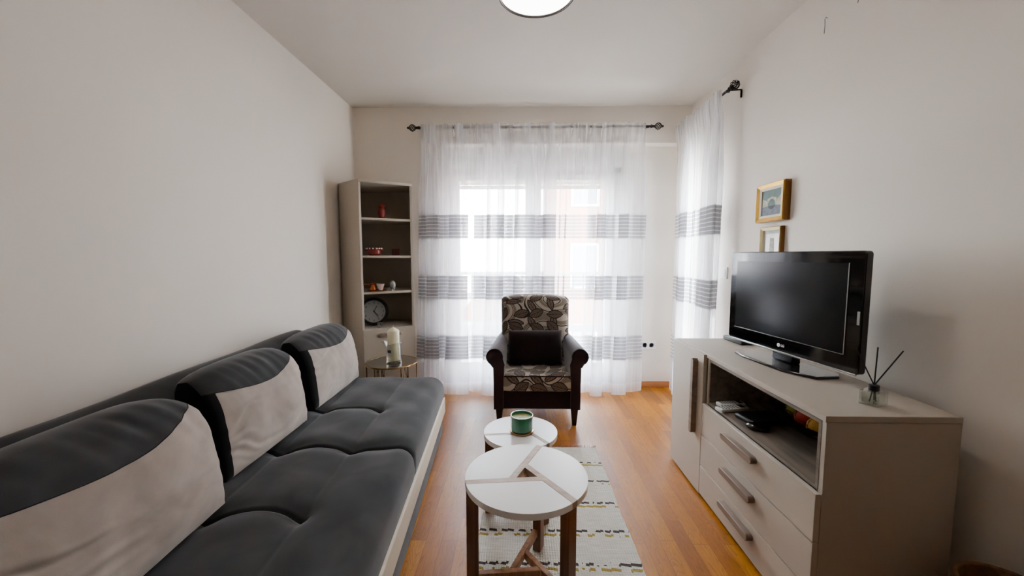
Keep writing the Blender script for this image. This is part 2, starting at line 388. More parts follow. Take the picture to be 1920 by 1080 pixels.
struct(finish(bm, 'baseboard_right', OAKTRIM, bevel=.004))

# back balcony door: frame, two sashes, panes, shutter box and half lowered shutter
w = bpy.data.objects.new('window_1', None); COL.objects.link(w); struct(w); w.location = (0, YB2, 0)
bm = B()
for d in ((-.70, -.64, .03, .11, .02, 2.05), (.87, .93, .03, .11, .02, 2.05), (-.70, .93, .03, .11, .02, .08), (-.70, .93, .03, .11, 1.99, 2.05)): box(bm, *d)
finish(bm, 'window_frame', PVC, w, bevel=.004)
mbox('shutter_box', PVC, (-.70, .93, .0, .16, 2.05, 2.235), w, bevel=.004)
for (a, b) in ((-.64, .117), (.117, .87)):
    bm = B(); t = .085
    g0, g1 = a+.075, b-.068
    box(bm, a, g0, 0, .07, .08, 1.99); box(bm, g1, b, 0, .07, .08, 1.99); box(bm, g0, g1, 0, .07, .08, .225); box(bm, g0, g1, 0, .07, 1.93, 1.99)
    s = finish(bm, 'window_sash', PVC, w, bevel=.005)
    mbox('window_pane', PANE, (g0, g1, .035, .043, .225, 1.93), s)
    bm = B()
    for k in range(6):
        z = 1.872+k*.04; box(bm, g0-.02, g1+.02, .12, .134, z, z+.036)
    finish(bm, 'roller_shutter', SHUT, w, bevel=.003)
    if a > 0:
        bm = B(); box(bm, a+.02, a+.045, -.045, -.03, 1.0, 1.13); box(bm, a+.022, a+.043, -.03, 0, 1.10, 1.13)
        finish(bm, 'window_handle', CHROME, s, bevel=.003)
struct(w)
# side window in the right wall
w = bpy.data.objects.new('window_2', None); COL.objects.link(w); struct(w); w.location = (XR2, 0, 0)
bm = B(); x0, x1 = .12, .19
for d in ((x0, x1, WY0, WY0+.05, WZ0, WZ1), (x0, x1, WY1-.05, WY1, WZ0, WZ1), (x0, x1, WY0, WY1, WZ0, WZ0+.08), (x0, x1, WY0, WY1, WZ1-.06, WZ1), (x0, x1, WY0+.05, WY1-.05, .74, .84)): box(bm, *d)
finish(bm, 'window_frame', PVC, w, bevel=.004)
mbox('window_pane', PANE, (.15, .157, WY0+.05, WY1-.05, .84, WZ1-.06), w)
mbox('window_pane', PANE, (.15, .157, WY0+.05, WY1-.05, WZ0+.08, .74), w)
bm = B()
for k in range(4):
    z = 1.91+k*.04; box(bm, .20, .213, WY0+.03, WY1-.03, z, z+.036)
finish(bm, 'roller_shutter', SHUT, w, bevel=.003)

# ------------------------------------------------------------------ outdoors
OUTW = prin('beige_render', (170, 158, 148), .9, var=.03, scale=1)  # one even beige plaster colour for town houses
OUTP = prin('pink_render', (138, 98, 84), .9, var=.03, scale=1)
OUTG = prin('pale_concrete', (165, 164, 162), .9, var=.05, scale=2)
ROOF = prin('clay_roof', (110, 62, 46), .9, var=.1, scale=3)
GREEN = prin('dull_foliage', (66, 78, 54), .95, var=.2, scale=2)
DGL = prin('far_window_glass', (120, 130, 140), .2, var=0)
struct(mbox('trim_1', OUTG, (-2.2, 3.4, YB2+.26, 5.1, -.14, -.02)))       # balcony slab
r = thing('balcony_railing', 'pale metal balcony railing of upright bars outside the glass doors', 'railing', (0, 5.0, 0))
mbox('top_rail', OUTG, (-2.1, 3.3, -.02, .02, 1.0, 1.04), r, bevel=.005)
mbox('bottom_rail', OUTG, (-2.1, 3.3, -.035, .035, .27, .36), r, bevel=.005)
bar = mbox('bar', OUTG, (-.008, .008, -.008, .008, -.02, 1.0), r)
bar.location.x = -2.05
for k in range(1, 41):
    c = bar.copy(); COL.objects.link(c); c.location.x = -2.05+k*.13
struct(mbox('trim_2', prin('city_ground', (140, 130, 116), .95, var=.12, scale=.3), (-90, 90, 6, 140, -12.3, -12)))
def building(name, label, x0, x1, y0, y1, z1, wm, rows, cols, wd, flat=True, cat='building', group=None):
    t = thing(name, label, cat, ((x0+x1)/2, y0, -12), 0, group)
    W = (x1-x0)/2; H = z1+12
    mbox('wall', wm, (-W, W, 0, y1-y0, 0, H), t)
    if flat: mbox('roof', OUTG, (-W-.2, W+.2, -.2, y1-y0+.2, H, H+.3), t)
    else:
        bm = B(); d = y1-y0
        a = [bm.verts.new(p) for p in ((-W-.3, -.3, H), (W+.3, -.3, H), (W+.3, d+.3, H), (-W-.3, d+.3, H))]
        b = [bm.verts.new(p) for p in ((-W*.6, d/2, H+1.8), (W*.6, d/2, H+1.8))]
        bm.faces.new(a[::-1]); bm.faces.new((a[0], a[1], b[1], b[0])); bm.faces.new((a[2], a[3], b[0], b[1])); bm.faces.new((a[1], a[2], b[1])); bm.faces.new((a[3], a[0], b[0]))
        finish(bm, 'roof', ROOF, t)
    for r in range(rows):
        for c in range(cols):
            cx = -W+(c+.5)*2*W/cols; cz = H-1.9-r*2.8
            f = mbox('window', PVC, (cx-wd/2-.08, cx+wd/2+.08, -.05, .0, cz-.78, cz+.78), t)
            mbox('pane', DGL, (cx-wd/2, cx+wd/2, -.06, -.051, cz-.7, cz+.7), f)
    return t
building('apartment_building', 'pinkish apartment block close outside the right door pane', 1.35, 10, 13.5, 22, 5.6, OUTP, 4, 5, .8)
hz = [(-16, 40, 6, -5.5), (-12, 52, 7, -4.5), (-4.5, 44, 5, -6), (-2.5, 66, 6, -4.0), (4, 56, 5, -5), (-22, 60, 8, -3.5), (-6.5, 85, 8, -2.8), (1.5, 36, 3, -7.6)]
for i, (x, y, wd, z) in enumerate(hz):
    lab = ['low pale house in the far town, far left of the left door pane', 'pale tiled house in the far town, left of centre', 'small tiled house below the left door pane', 'house in the far town just left of the middle door frame',
           'house in the far town right of the middle door frame', 'large flat roofed block far away at the left', 'flat roofed block farthest away behind the town houses', 'lowest flat roofed house nearest below the balcony'][i]
    building('town_house', lab, x-wd/2, x+wd/2, y, y+8, z, OUTW if i % 2 else OUTG, 2, 3, 1., flat=(i in (5, 6, 7)), group='houses of the far town', cat='house')
for i, (x, y, h) in enumerate([(-8, 30, 5), (-3.3, 28, 4.6), (0.6, 48, 5.5), (-13, 34, 5)]):
    t = thing('leafy_tree', ['round tree in front of the far town, left', 'round tree low below the left door pane', 'tree between the far houses near the middle frame', 'leftmost round tree of the far town'][i], 'tree', (x, y, -12), 0, 'trees in the far town')
    bm = B()
    for k in range(9):
        a = k*2.4; sphere(bm, (math.cos(a)*.9*(k % 3)/2, math.sin(a)*.9*(k % 3)/2, h*.62+.5*(k % 4)), 1.1, 10, 7)
    finish(bm, 'crown', GREEN, t, smooth=True)
    bm = B(); tube(bm, [(0, 0, 0), (0, 0, h*.6)], [.2, .12]); finish(bm, 'trunk', LEGB, t)
t = thing('satellite_dish', 'round pale grey dish seen through the side window', 'dish', (2.72, 5.35, 0))
bm = B(); mt = Matrix.Translation((0, 0, 1.09)) @ Matrix.Rotation(PI/2, 4, 'X')
lathe(bm, [(.02, .05), (.07, .04), (.12, .01), (.145, -.03), (.145, -.037), (.1, .0), (.04, .03), (.01, .035)], n=28, mtx=mt); finish(bm, 'dish', OUTG, t, smooth=True)
bm = B(); tube(bm, [(0, .05, -.02), (0, .05, 1.08)], .018); finish(bm, 'mast', IRON, t, smooth=True)

# ------------------------------------------------------------------ curtains
BANDS = [(1.393, 1.597), (.86, 1.067), (.325, .535)]
SHEER = sheer_mat('sheer_curtain', BANDS)
def hsh(i, s): return math.fmod(abs(math.sin(i*12.9898+s*78.233)*43758.5453), 1.)
def sheet(name, W, ztop, folds, seed, mtx, amp, bot, flare=(0, 0), pocket=-.026):
    rnd = random.Random(seed); nu, nv = int(W*330), 70
    segs = []; u = 0                                     # irregular folds
    while u < 1: w = rnd.uniform(.45, 1.7)/folds; segs.append((u, w, rnd.choice((.2, .45, .8, 1.1, 1.4)), rnd.uniform(-.6, .6))); u += w
    def fold(u):
        for (a, w, A, s) in segs:
            if u < a+w:
                p = (u-a)/w; return A*math.sin(2*PI*p), s*math.sin(2*PI*p)*A*w, A*math.sin(4*PI*p)*w
        return 0, 0, 0
    bm = B(); rows = []
    for j in range(nv+1):
        tz = j/nv; z = ztop+(bot-ztop)*tz
        g = .55+.45*sstep(0, .25, tz)+.25*sstep(.6, 1, tz)
        row = []
        for i in range(nu+1):
            u = i/nu; f, s, f2 = fold(u)
            fine = math.sin(u*folds*19+seed)*.22+math.sin(u*folds*31+2*seed)*.14
            drift = .004*math.sin(u*40+tz*3)
            y = amp*(f*g+fine*(1.1-g)*(1-tz)**2)+pocket*(1-sstep(.01, .10, tz))
            x = (u-.5)*W+W*(f2*.38+s*.22)*g+drift+(flare[0]*(1-u)+flare[1]*u)*tz
            zz = z
            if j == 0: zz += .006*math.sin(u*folds*23)+.003*math.sin(u*folds*57)
            if j == nv: zz += .012*f
            row.append(bm.verts.new(mtx @ Vector((x, y, zz))))
        rows.append(row)
    for a, b in zip(rows, rows[1:]):
        for i in range(nu): bm.faces.new((a[i], a[i+1], b[i+1], b[i]))
    return finish(bm, name, SHEER, smooth=True, sangle=0)
c = sheet('sheer_curtain', 1.905, 2.352, 11, 3, Matrix.Translation((.107, 3.415, 0)), .034, .022, (-.05, -.03))
tag(c, 'wide white sheer curtain with grey striped bands hanging before the balcony doors', 'curtain')
c = sheet('sheer_curtain', .78, 2.352, 6, 11, Matrix.Translation((1.375, 3.125, 0)) @ Matrix.Rotation(PI/2, 4, 'Z'), .030, .02, (.06, .02), .026)
tag(c, 'narrow white sheer curtain with grey striped bands on the right wall', 'curtain')
def finial(bm, org, ax, sgn):
    # cage of twisted wires along axis ax
    A = Vector(ax)*sgn; o = Vector(org); P = A.orthogonal().normalized(); Q = A.cross(P)
    tube(bm, [o, o+A*.03], .011, 10); tube(bm, [o-A*.004, o+A*.004], .015, 10)
    for k in range(7):
        pts = []
        for i in range(15):
            t = i/14; r = .004+.024*math.sin(PI*t)**.85; a = 2*PI*k/7+t*PI*1.0
            pts.append(o+A*(.028+.06*t)+P*math.cos(a)*r+Q*math.sin(a)*r)
        tube(bm, pts, .0032, 5)
    sphere(bm, o+A*.095, .010, 10, 8)
def rod(label, p0, p1, brs):
    t = thing('curtain_rod', label, 'curtain rod', p0); q0 = Vector((0, 0, 0)); q1 = Vector(p1)-Vector(p0)
    bm = B(); tube(bm, [q0, q1], .009, 12); finish(bm, 'pole', IRON, t, smooth=True)
    d = (q1-q0).normalized()
    for q, s in ((q0, -1), (q1, 1)):
        bm = B(); finial(bm, q, d, s); finish(bm, 'finial', IRON, t, smooth=True)
    for f, wl in brs:
        p = q0.lerp(q1, f); e = p+Vector(wl); bm = B()
        tube(bm, [p, e], .005, 6); tube(bm, [e, e+Vector((0, 0, -.05))], .006, 6)
        tube(bm, [p+Vector((0, 0, -.012)), p+Vector((0, 0, .0))], .014, 8)
        finish(bm, 'bracket', IRON, t, smooth=True)
rod('dark bronze curtain rod with cage finials above the balcony doors', (-.865, 3.415, 2.333), (1.108, 3.415, 2.333), [(.02, (0, .10, 0)), (.985, (0, .10, 0))])
rod('dark bronze curtain rod with cage finial on the right wall', (1.375, 3.50, 2.333), (1.375, 2.68, 2.333), [(.97, (.082, -.01, 0))])

# ------------------------------------------------------------------ sofa
SO = Vector((-.98, 1.35, 0)); SR = math.atan(.064)
so = thing('sofa_bed', 'long charcoal velvet sofa bed with a pale trim strip along the left wall', 'sofa', SO, SR)
SXF, SY0, SY1, SZ = .538, -1.25, 1.235, .425     # local extents
tuftx = [-.02, .275]
def seat_h(x, y):
    h = SZ-.004
    # cross creases (local y)
    for (yc, full, dep) in ((.655, 0, .018), (.225, 1, .03), (-.205, 0, .018), (-.66, 1, .03), (-1.08, 0, .018)):
        arc = 0
        if x < tuftx[1]+.02 or full:
            if x <= tuftx[0]: arc = .028*math.sin(PI*min(1, (x+.30)/(tuftx[0]+.30)))
            elif x <= tuftx[1]: arc = .04*math.sin(PI*(x-tuftx[0])/(tuftx[1]-tuftx[0]))
            else: arc = .035*math.sin(PI*.5*(x-tuftx[1])/(SXF-tuftx[1])*1.2)
            lim = 1 if full else 1-sstep(tuftx[1]-.01, tuftx[1]+.03, x)
            d = abs(y-yc-arc*.8)
            h -= lim*dep*(math.exp(-(d/.007)**2)*.8+math.exp(-(d/.05)**2)*.5)
    for xc in tuftx:
        d = abs(x-xc); h -= .0025*math.exp(-(d/.006)**2)+.003*math.exp(-(d/.05)**2)
        for yc in (.655, .225, -.205, -.66, -1.08):
            h -= .012*math.exp(-(d*d+(y-yc)**2)/.04**2)
    h += .008*math.sin(PI*min(1, max(0, (x-tuftx[0])/(tuftx[1]-tuftx[0]))))
    h += .0035*math.sin(x*23+y*7)*math.sin(y*17-x*5)
    return h
bm = B(); nx, ny = 110, 620; XB = -.38
prof = []
for i in range(nx+1): prof.append((XB+(SXF-.08-XB)*i/nx, 0, 0))
for k in range(1, 9):
    a = PI/2*k/8; prof.append((SXF-.08+.078*math.sin(a), .075*(1-math.cos(a)), 1))
prof.append((SXF, .12, 1)); prof.append((SXF-.006, .165, 1))
rows = []
for j in range(ny+1):
    y = SY0+(SY1-SY0)*j/ny; row = []
    ed = min(1, (SY1-y)/.05); endr = .045*(1-math.sqrt(max(0, 1-(1-ed)**2))) if ed < 1 else 0
    for (x, dz, s) in prof:
        h = seat_h(min(x, SXF-.02), y)
        bl = max(0, 1-dz/.10); base = SZ-.004
        cy = .012*math.exp(-(abs(y-.225-.03)/.014)**2)+.012*math.exp(-(abs(y+.66-.03)/.014)**2) if s else 0
        z = base+(h-base)*(bl if s else 1)-dz-endr
        wr = 0
        row.append(bm.verts.new((x-cy*(1-dz/.17)+wr, y, z)))
    rows.append(row)
for a, b in zip(rows, rows[1:]):
    for i in range(len(a)-1): bm.faces.new((a[i], a[i+1], b[i+1], b[i]))
# far and near end caps down to the underside
for row, yy in ((rows[-1], SY1), (rows[0], SY0)):
    lo = [bm.verts.new((v.co.x, v.co.y, .26)) for v in row]
    for i in range(len(row)-1):
        bm.faces.new((row[i], row[i+1], lo[i+1], lo[i]))
finish(bm, 'seat_mattress', VEL, so, smooth=True, sangle=60)
bm = B(); box(bm, -.415, SXF+.006, SY0, SY1-.004, .165, .268); finish(bm, 'trim_strip', TRIM, so, bevel=.004)
bm = B(); box(bm, -.415, SXF-.014, SY0+.01, SY1-.01, .015, .167); finish(bm, 'base', VELD, so, bevel=.01)
# back bolster: lofted profile (x,z) with a rounded far end
bp = [(-.235, .40), (-.245, .52), (-.265, .63), (-.295, .70), (-.33, .745), (-.372, .768), (-.402, .772), (-.413, .75), (-.413, .55), (-.413, .30), (-.25, .27)]
bm = B(); rows = []; ny = 60
for j in range(ny+1):
    y = SY0+(SY1-SY0)*j/ny; d = SY1-y
    k = 1 if d > .13 else math.sqrt(max(0.0, 1-((.13-d)/.13)**2))*.5+.5
    k2 = 1 if d > .13 else .80+.20*math.sqrt(max(0, 1-((.13-d)/.13)**2))
    row = []
    for i, (x, z) in enumerate(bp):
        zz = .27+(z-.27)*k2+.003*math.sin(y*9+i); xx = -.413+(x+.413)*(.85+.15*k)
        row.append(bm.verts.new((xx, y, zz)))
    rows.append(row)
for a, b in zip(rows, rows[1:]):
    for i in range(len(a)): bm.faces.new((a[i], a[(i+1) % len(a)], b[(i+1) % len(a)], b[i]))
bm.faces.new(rows[0]); bm.faces.new(rows[-1][::-1])
finish(bm, 'back_bolster', VEL, so, sub=1)

# pillows
def pillow(label, loc, rz, tilt, W, Hh, T, seed, sag=0):
    rnd = random.Random(seed)
    root = thing('sofa_pillow', label, 'pillow', loc, rz, 'two tone velvet pillows on the sofa')
    M = Matrix.Rotation(-tilt, 4, 'Y')
    nu, nv = 130, 80
    ph = [rnd.uniform(0, 6) for _ in range(8)]
    from mathutils import noise
    def seam(u): return .70+(.15*(1-u/.55)**2 if u < .55 else .298*((u-.55)/.45)**2)
    def pos(u, v, side):
        su, sv = u*2-1, v*2-1
        rim = (1-abs(su)**3.4)*(1-abs(sv)**2.6)
        th = max(0, rim)**.45
        gus = .016+.042*(1-v**8)
        t = gus+(T/2-gus)*th
        y = su*W/2*(1-.035*abs(sv)**3)*(1-.02*(1-abs(sv)))
        z = v*Hh-max(0, sv)*(.03*max(0, -su)**3+.065*max(0, su)**4)
        q = Vector((u*3.5+seed*7+v*1.5, v*13+2.2*noise.noise(Vector((u*3, v*3, seed))), side)); n1 = noise.noise(q)
        q2 = Vector((u*13+v*5+seed*3, v*2.2, side*2)); n2 = noise.noise(q2)
        q3 = Vector((u*4+seed, v*4, side)); n3 = noise.noise(q3)
        wr = .017*n1*(math.exp(-u/.30)+.6*math.exp(-(1-u)/.2))*(1 if v < seam(u) else .4)+.016*n2*(math.exp(-(1-v)/.22))+.007*n3
        x = side*(t+wr*min(1, th*1.3)*sstep(0, .16, u))
        if v > .55: x += (v-.55)**2*(-.12)
        return M @ Vector((x+T/2*.8, y, z))
    def rowv(side, u, j, n, lo, hi):
        a, b = lo(u), hi(u); return pos(u, a+(b-a)*j/n, side)
    def patch(bm, side, u0, u1, lo, hi, nuu, n):
        g = [[bm.verts.new(rowv(side, u0+(u1-u0)*i/nuu, j, n, lo, hi)) for j in range(n+1)] for i in range(nuu+1)]
        for i in range(nuu):
            for j in range(n): bm.faces.new((g[i][j], g[i+1][j], g[i+1][j+1], g[i][j+1]))
        return g
    zero = lambda u: 0.; one = lambda u: 1.
    U0 = .055
    bm = B(); patch(bm, 1, U0, 1, zero, seam, nu, 64); finish(bm, 'front_panel', BEIGEV, root, smooth=True, sangle=0)
    bm = B(); patch(bm, 1, 0, 1, seam, one, nu, 24); patch(bm, -1, 0, 1, zero, one, nu, 50)
    # top gusset
    def strip(bm, f, n): 
        a = [bm.verts.new(f(i/n, 1)) for i in range(n+1)]; b = [bm.verts.new(f(i/n, -1)) for i in range(n+1)]
        for i in range(n): bm.faces.new((a[i], a[i+1], b[i+1], b[i]))
    strip(bm, lambda t, s: pos(t, 1, s), nu); strip(bm, lambda t, s: pos(t, 0, s), nu)
    bmesh.ops.remove_doubles(bm, verts=bm.verts[:], dist=.0008)
    finish(bm, 'cover', VELD, root, smooth=True, sangle=0)
    bm = B(); strip(bm, lambda t, s: pos(0, t, s), nv); patch(bm, 1, 0, U0, zero, seam, 6, 64)
    # dark side panel wraps onto the near edge of the front
    finish(bm, 'side_gusset', BLKV, root, smooth=True, sangle=0)
    bm = B(); strip(bm, lambda t, s: pos(1, t, s), nv); finish(bm, 'side_gusset', BLKV, root, smooth=True, sangle=0)
    bm = B(); tube(bm, [pos(U0+(1-U0)*i/40, seam(U0+(1-U0)*i/40), 1) for i in range(41)], .0016, 6); finish(bm, 'piping', BLKV, root, smooth=True)
    return root
sofadir = Vector((-.064, 1, 0)).normalized()
pillow('nearest and largest looking sofa pillow, beige with charcoal top, at the left edge', (-1.072, .872, .425), SR-.03, math.radians(9), .62, .41, .19, 1)
pillow('middle sofa pillow of the three, beige front, its dark side facing the nearest pillow', (-1.175, 1.565, .42), SR-.06, math.radians(8), .55, .405, .19, 2)
pillow('farthest sofa pillow, beige and charcoal, closest to the corner cabinet', (-1.205, 2.235, .42), SR-.045, math.radians(8), .60, .40, .19, 3)

# ------------------------------------------------------------------ corner cabinet
A, Bc, C, Dk, Ek = Vector((-1.222, 2.966)), Vector((-.875, 3.18)), Vector((-1.462, 3.16)), Vector((-1.462, 3.505)), Vector((-.97, 3.505))
cab = thing('corner_cabinet', 'tall taupe corner cabinet with open shelves in the left corner', 'cabinet')
th = .018
def slab(name, a, b, z0, z1, t, mat=TAUPE, parent=cab, off=0, bevel=.0015):
    d = (b-a).normalized(); n = Vector((-d.y, d.x))
    pts = [a+n*off, b+n*off, b+n*(off+t), a+n*(off+t)]; bm = B(); prism(bm, pts, z0, z1); return finish(bm, name, mat, parent, bevel=bevel)
def panel(name, z0, z1, inset=.0, mat=TAUPE, fr=0.0):
    f = Vector(((Bc-A).y, -(Bc-A).x)).normalized()*fr
    pts = [A-f, Bc-f, Ek, Dk, C]; c = sum(pts, Vector((0, 0)))/5
    pts = [p+(c-p)*inset for p in pts]; bm = B(); prism(bm, pts, z0, z1); return finish(bm, name, mat, cab, bevel=.0015)
slab('side_panel', C, A, .02, 1.80, -th*.0+th)
slab('side_panel', Bc, Ek, .02, 1.80, th)
slab('back_panel', Ek+Vector((-.01, -.004)), Dk+Vector((.004, -.004)), .02, 1.80, .008)
slab('back_panel', Dk+Vector((.004, -.01)), C+Vector((.004, .0)), .02, 1.80, .008)
panel('top_panel', 1.80, 1.822); panel('bottom_panel', .0, .02)
INT = (A+Bc+Ek+Dk+C)/5
for z in (1.527, 1.234, .950, .656):
    panel('shelf', z-.009, z+.009, .035)
n = Vector(((Bc-A).y, -(Bc-A).x)).normalized(); dv = (Bc-A).normalized()
a, b = A+n*.004+dv*.001, Bc+n*.004-dv*.001
dr = slab('door', a, b, .03, .662, -.018)
hm = Matrix.Translation(((A+Bc)/2+n*.022).to_3d()) @ Matrix.Rotation(math.atan2(dv.y, dv.x), 4, 'Z')
bm = B(); pts = []
for k in range(9): an = -PI/2+PI*k/8; pts.append((.078+.012*math.cos(an), .012*math.sin(an)))
for k in range(9): an = PI/2+PI*k/8; pts.append((-.078+.012*math.cos(an), .012*math.sin(an)))
prism(bm, pts, 0, .018, hm @ Matrix.Translation((0, 0, .618)) @ Matrix.Rotation(PI/2, 4, 'X')); finish(bm, 'handle', HANDLE, dr, bevel=.002)
# things on the shelves (px direction helper only for reading: placed by world coords)
REDG = prin('dark_red_glaze', (120, 34, 26), .3, var=.2, scale=30)
COPPER = prin('copper', (196, 116, 66), .22, .95, var=.05)
PORC = prin('painted_porcelain', (200, 180, 172), .3, var=.15, scale=60)
SILV = prin('engraved_silver', (150, 150, 146), .35, .6, var=.4, scale=120)
bm = B(); lathe(bm, [(.026, 0), (.030, .008), (.024, .016), (.031, .05), (.027, .08), (.017, .092), (.022, .102), (.030, .108), (.027, .112)], n=24)
sphere(bm, (0, 0, .112), .01)
o = finish(bm, 'ceramic_jug', REDG, smooth=True); o.location = (-1.12, 3.17, 1.537)
tag(o, 'dark red ceramic jug on the top shelf of the corner cabinet', 'jug')
t = thing('lidded_pot', 'round dark red pot with white dotted rim, left on the second cabinet shelf', 'pot', (-1.165, 3.10, 1.244))
bm = B(); lathe(bm, [(.035, 0), (.052, .012), (.056, .035), (.05, .05), (.058, .053), (.058, .058), (.045, .05), (.03, .02)], n=28); finish(bm, 'bowl', REDG, t, smooth=True)
bm = B()
for k in range(14):
    an = 2*PI*k/14; sphere(bm, (.058*math.cos(an), .058*math.sin(an), .055), .006, 8, 6)
finish(bm, 'rim_beads', prin('white_glaze', (220, 210, 200), .3), t, smooth=True)
for s in (-1, 1):
    bm = B(); tube(bm, [(s*.055, -.012, .04), (s*.075, 0, .044), (s*.055, .012, .04)], .005, 6); finish(bm, 'handle', REDG, t, smooth=True)
bm = B(); box(bm, -.028, .028, -.02, .02, 0, .045); box(bm, -.031, .031, -.023, .023, .045, .056)
o = finish(bm, 'trinket_box', prin('dark_red_lacquer', (70, 22, 18), .35, var=.1), bevel=.003); o.location = (-1.03, 3.22, 1.244); o.rotation_euler.z = .4
tag(o, 'small dark red box on the right of the second cabinet shelf', 'box')
bm = B(); lathe(bm, [(.06, 0), (.072, .003), (.078, .010), (.074, .010), (.06, .005), (.02, .004)], n=32)
o = finish(bm, 'copper_tray', COPPER, smooth=True); o.location = (-1.145, 3.085, .960); tag(o, 'small round copper tray on the third cabinet shelf', 'tray')
t = thing('coffee_pot', 'copper coffee pot with a long handle on the round tray', 'coffee pot', (-1.172, 3.075, .967))
bm = B(); lathe(bm, [(.024, 0), (.027, .006), (.020, .03), (.017, .045), (.024, .056), (.021, .056), (.014, .045), (.016, .01)], n=24); finish(bm, 'body', COPPER, t, smooth=True)
bm = B(); tube(bm, [(-.017, -.004, .045), (-.05, -.02, .05), (-.10, -.035, .052)], .0035, 6); finish(bm, 'handle', COPPER, t, smooth=True)
t = thing('coffee_cup', 'tiny painted coffee cup on the copper tray', 'cup', (-1.118, 3.09, .967))
bm = B(); lathe(bm, [(.013, 0), (.018, .008), (.022, .022), (.031, .05), (.028, .05), (.019, .024), (.008, .01)], n=24); finish(bm, 'bowl', PORC, t, smooth=True)
t = thing('ornamental_egg', 'engraved silver egg on a small footed stand on the third shelf', 'ornament', (-1.035, 3.13, .960))
bm = B(); sphere(bm, (0, 0, .048), .026, 20, 14, (1, 1, 1.4)); finish(bm, 'egg', SILV, t, smooth=True)
bm = B()
for k in range(3):
    an = 2*PI*k/3+.5; tube(bm, [(.008*math.cos(an), .008*math.sin(an), .016), (.014*math.cos(an), .014*math.sin(an), .008), (.02*math.cos(an), .02*math.sin(an), .0)], .003, 6)
finish(bm, 'stand', SILV, t, smooth=True)
# clock leaning in the lowest compartment
t = thing('round_clock', 'round black rimmed clock with pale dial leaning in the lowest cabinet compartment', 'clock', (-1.205, 3.165, .666), math.radians(20))
CM = Matrix.Translation((0, 0, .118)) @ Matrix.Rotation(PI/2-.10, 4, 'X')
bm = B(); lathe(bm, [(.10, -.02), (.112, -.018), (.116, 0), (.112, .012), (.098, .014), (.09, .006)], n=48, mtx=CM); finish(bm, 'rim', MATB, t, smooth=True)
bm = B(); lathe(bm, [(.0905, .005), (.0905, .0085)], n=48, mtx=CM); finish(bm, 'dial', prin('pale_dial', (130, 130, 129), .5, var=0), t)
for h in range(1, 13):
    an = PI/2-h*PI/6
    text('numeral', str(h), .022, MATB, t, CM @ Matrix.Translation((.074*math.cos(an), .074*math.sin(an), .0092)), .0003)
def hand(name, ang, ln, w, back=.0):
    bm = B(); mt = CM @ Matrix.Translation((0, 0, .0105)) @ Matrix.Rotation(-ang, 4, 'Z'); box(bm, -w, w, -back, ln, 0, .001, mt); finish(bm, name, MATB, t)
hand('hour_hand', math.radians(138), .052, .0028, .006); hand('minute_hand', math.radians(28), .05, .0024, .006); hand('second_hand', math.radians(150), .072, .0012, .015)
bm = B(); lathe(bm, [(.006, .009), (.006, .013)], n=16, mtx=CM); finish(bm, 'hub', MATB, t)
t = thing('letter_block', 'tiny metal block with an openwork letter in front of the clock', 'ornament', (-1.122, 3.075, .666), .35)
bm = B()
for d in ((-.022, .022, -.01, .01, 0, .004), (-.022, .022, -.01, .01, .036, .040), (-.022, -.017, -.01, .01, 0, .04), (.017, .022, -.01, .01, 0, .04)): box(bm, *d)
finish(bm, 'frame', SILV, t, bevel=.001)
bm = B(); 
for d in ((-.011, -.006, -.008, .006, .004, .036), (.006, .011, -.008, .006, .004, .036), (-.006, .006, -.008, .006, .018, .023)): box(bm, *d)
finish(bm, 'letter', SILV, t)

# ------------------------------------------------------------------ side table with candle
t = thing('side_table', 'round mirror topped side table with gold wire frame beside the corner cabinet', 'side table', (-.955, 2.83, 0))
ZT = .455; R = .185
bm = B(); lathe(bm, [(R-.006, ZT-.006), (R-.006, ZT)], n=64); finish(bm, 'table_top', MIRR, t)
bm = B(); tube(bm, [(R*math.cos(2*PI*k/64), R*math.sin(2*PI*k/64), ZT-.003) for k in range(64)], .0055, 8, True); finish(bm, 'rim', GOLD, t, smooth=True)
for k in range(6):
    an = 2*PI*k/6+.3; bm = B(); e = .16
    def P(a, r, z): return (r*math.cos(a), r*math.sin(a), z)
    tube(bm, [P(an-e, R-.004, .003), P(an-e, R-.004, ZT-.012)], .0035, 6); tube(bm, [P(an+e, R-.004, .003), P(an+e, R-.004, ZT-.012)], .0035, 6)
    tube(bm, [P(an-e, R-.006, ZT-.20), P(an, R-.006, ZT-.012), P(an+e, R-.006, ZT-.20)], .003, 6)
    tube(bm, [P(an-e, R-.006, ZT-.20), P(an, R-.006, .1), P(an+e, R-.006, ZT-.20)], .003, 6)
    finish(bm, 'leg', GOLD, t, smooth=True)
bm = B(); tube(bm, [(R*math.cos(2*PI*k/64), R*math.sin(2*PI*k/64), .004) for k in range(64)], .0045, 6, True); finish(bm, 'base_ring', GOLD, t, smooth=True)
t = thing('candle_holder', 'clear glass cylinder candle holder with flared wavy rim on the side table', 'candle holder', (-.925, 2.79, ZT))
def wob(a, r, z):
    if z > .135: k = (z-.135)/.02; return r+.012*k*math.cos(3*a+2.6), z+.010*k*math.cos(3*a+2.6)
    return r, z
bm = B(); lathe(bm, [(.052, 0), (.056, .004), (.055, .02), (.053, .03), (.053, .12), (.058, .14), (.072, .155), (.070, .157), (.055, .142), (.0495, .122), (.0495, .03), (.02, .024)], n=48, wob=wob)
finish(bm, 'glass', CLEAR, t, smooth=True)
LB = prin('navy_label', (40, 36, 60), .6, var=0)
bm = B(); vs = []
for z in (.088, .108):
    vs.append([bm.verts.new((.0538*math.cos(a), .0538*math.sin(a), z)) for a in [math.radians(-124+i*4) for i in range(9)]])
for i in range(8): bm.faces.new((vs[0][i], vs[0][i+1], vs[1][i+1], vs[1][i]))
finish(bm, 'label', LB, t)
o = thing('pillar_candle', 'ivory pillar candle standing in the glass holder on the side table', 'candle', (-.925, 2.79, ZT+.0245))
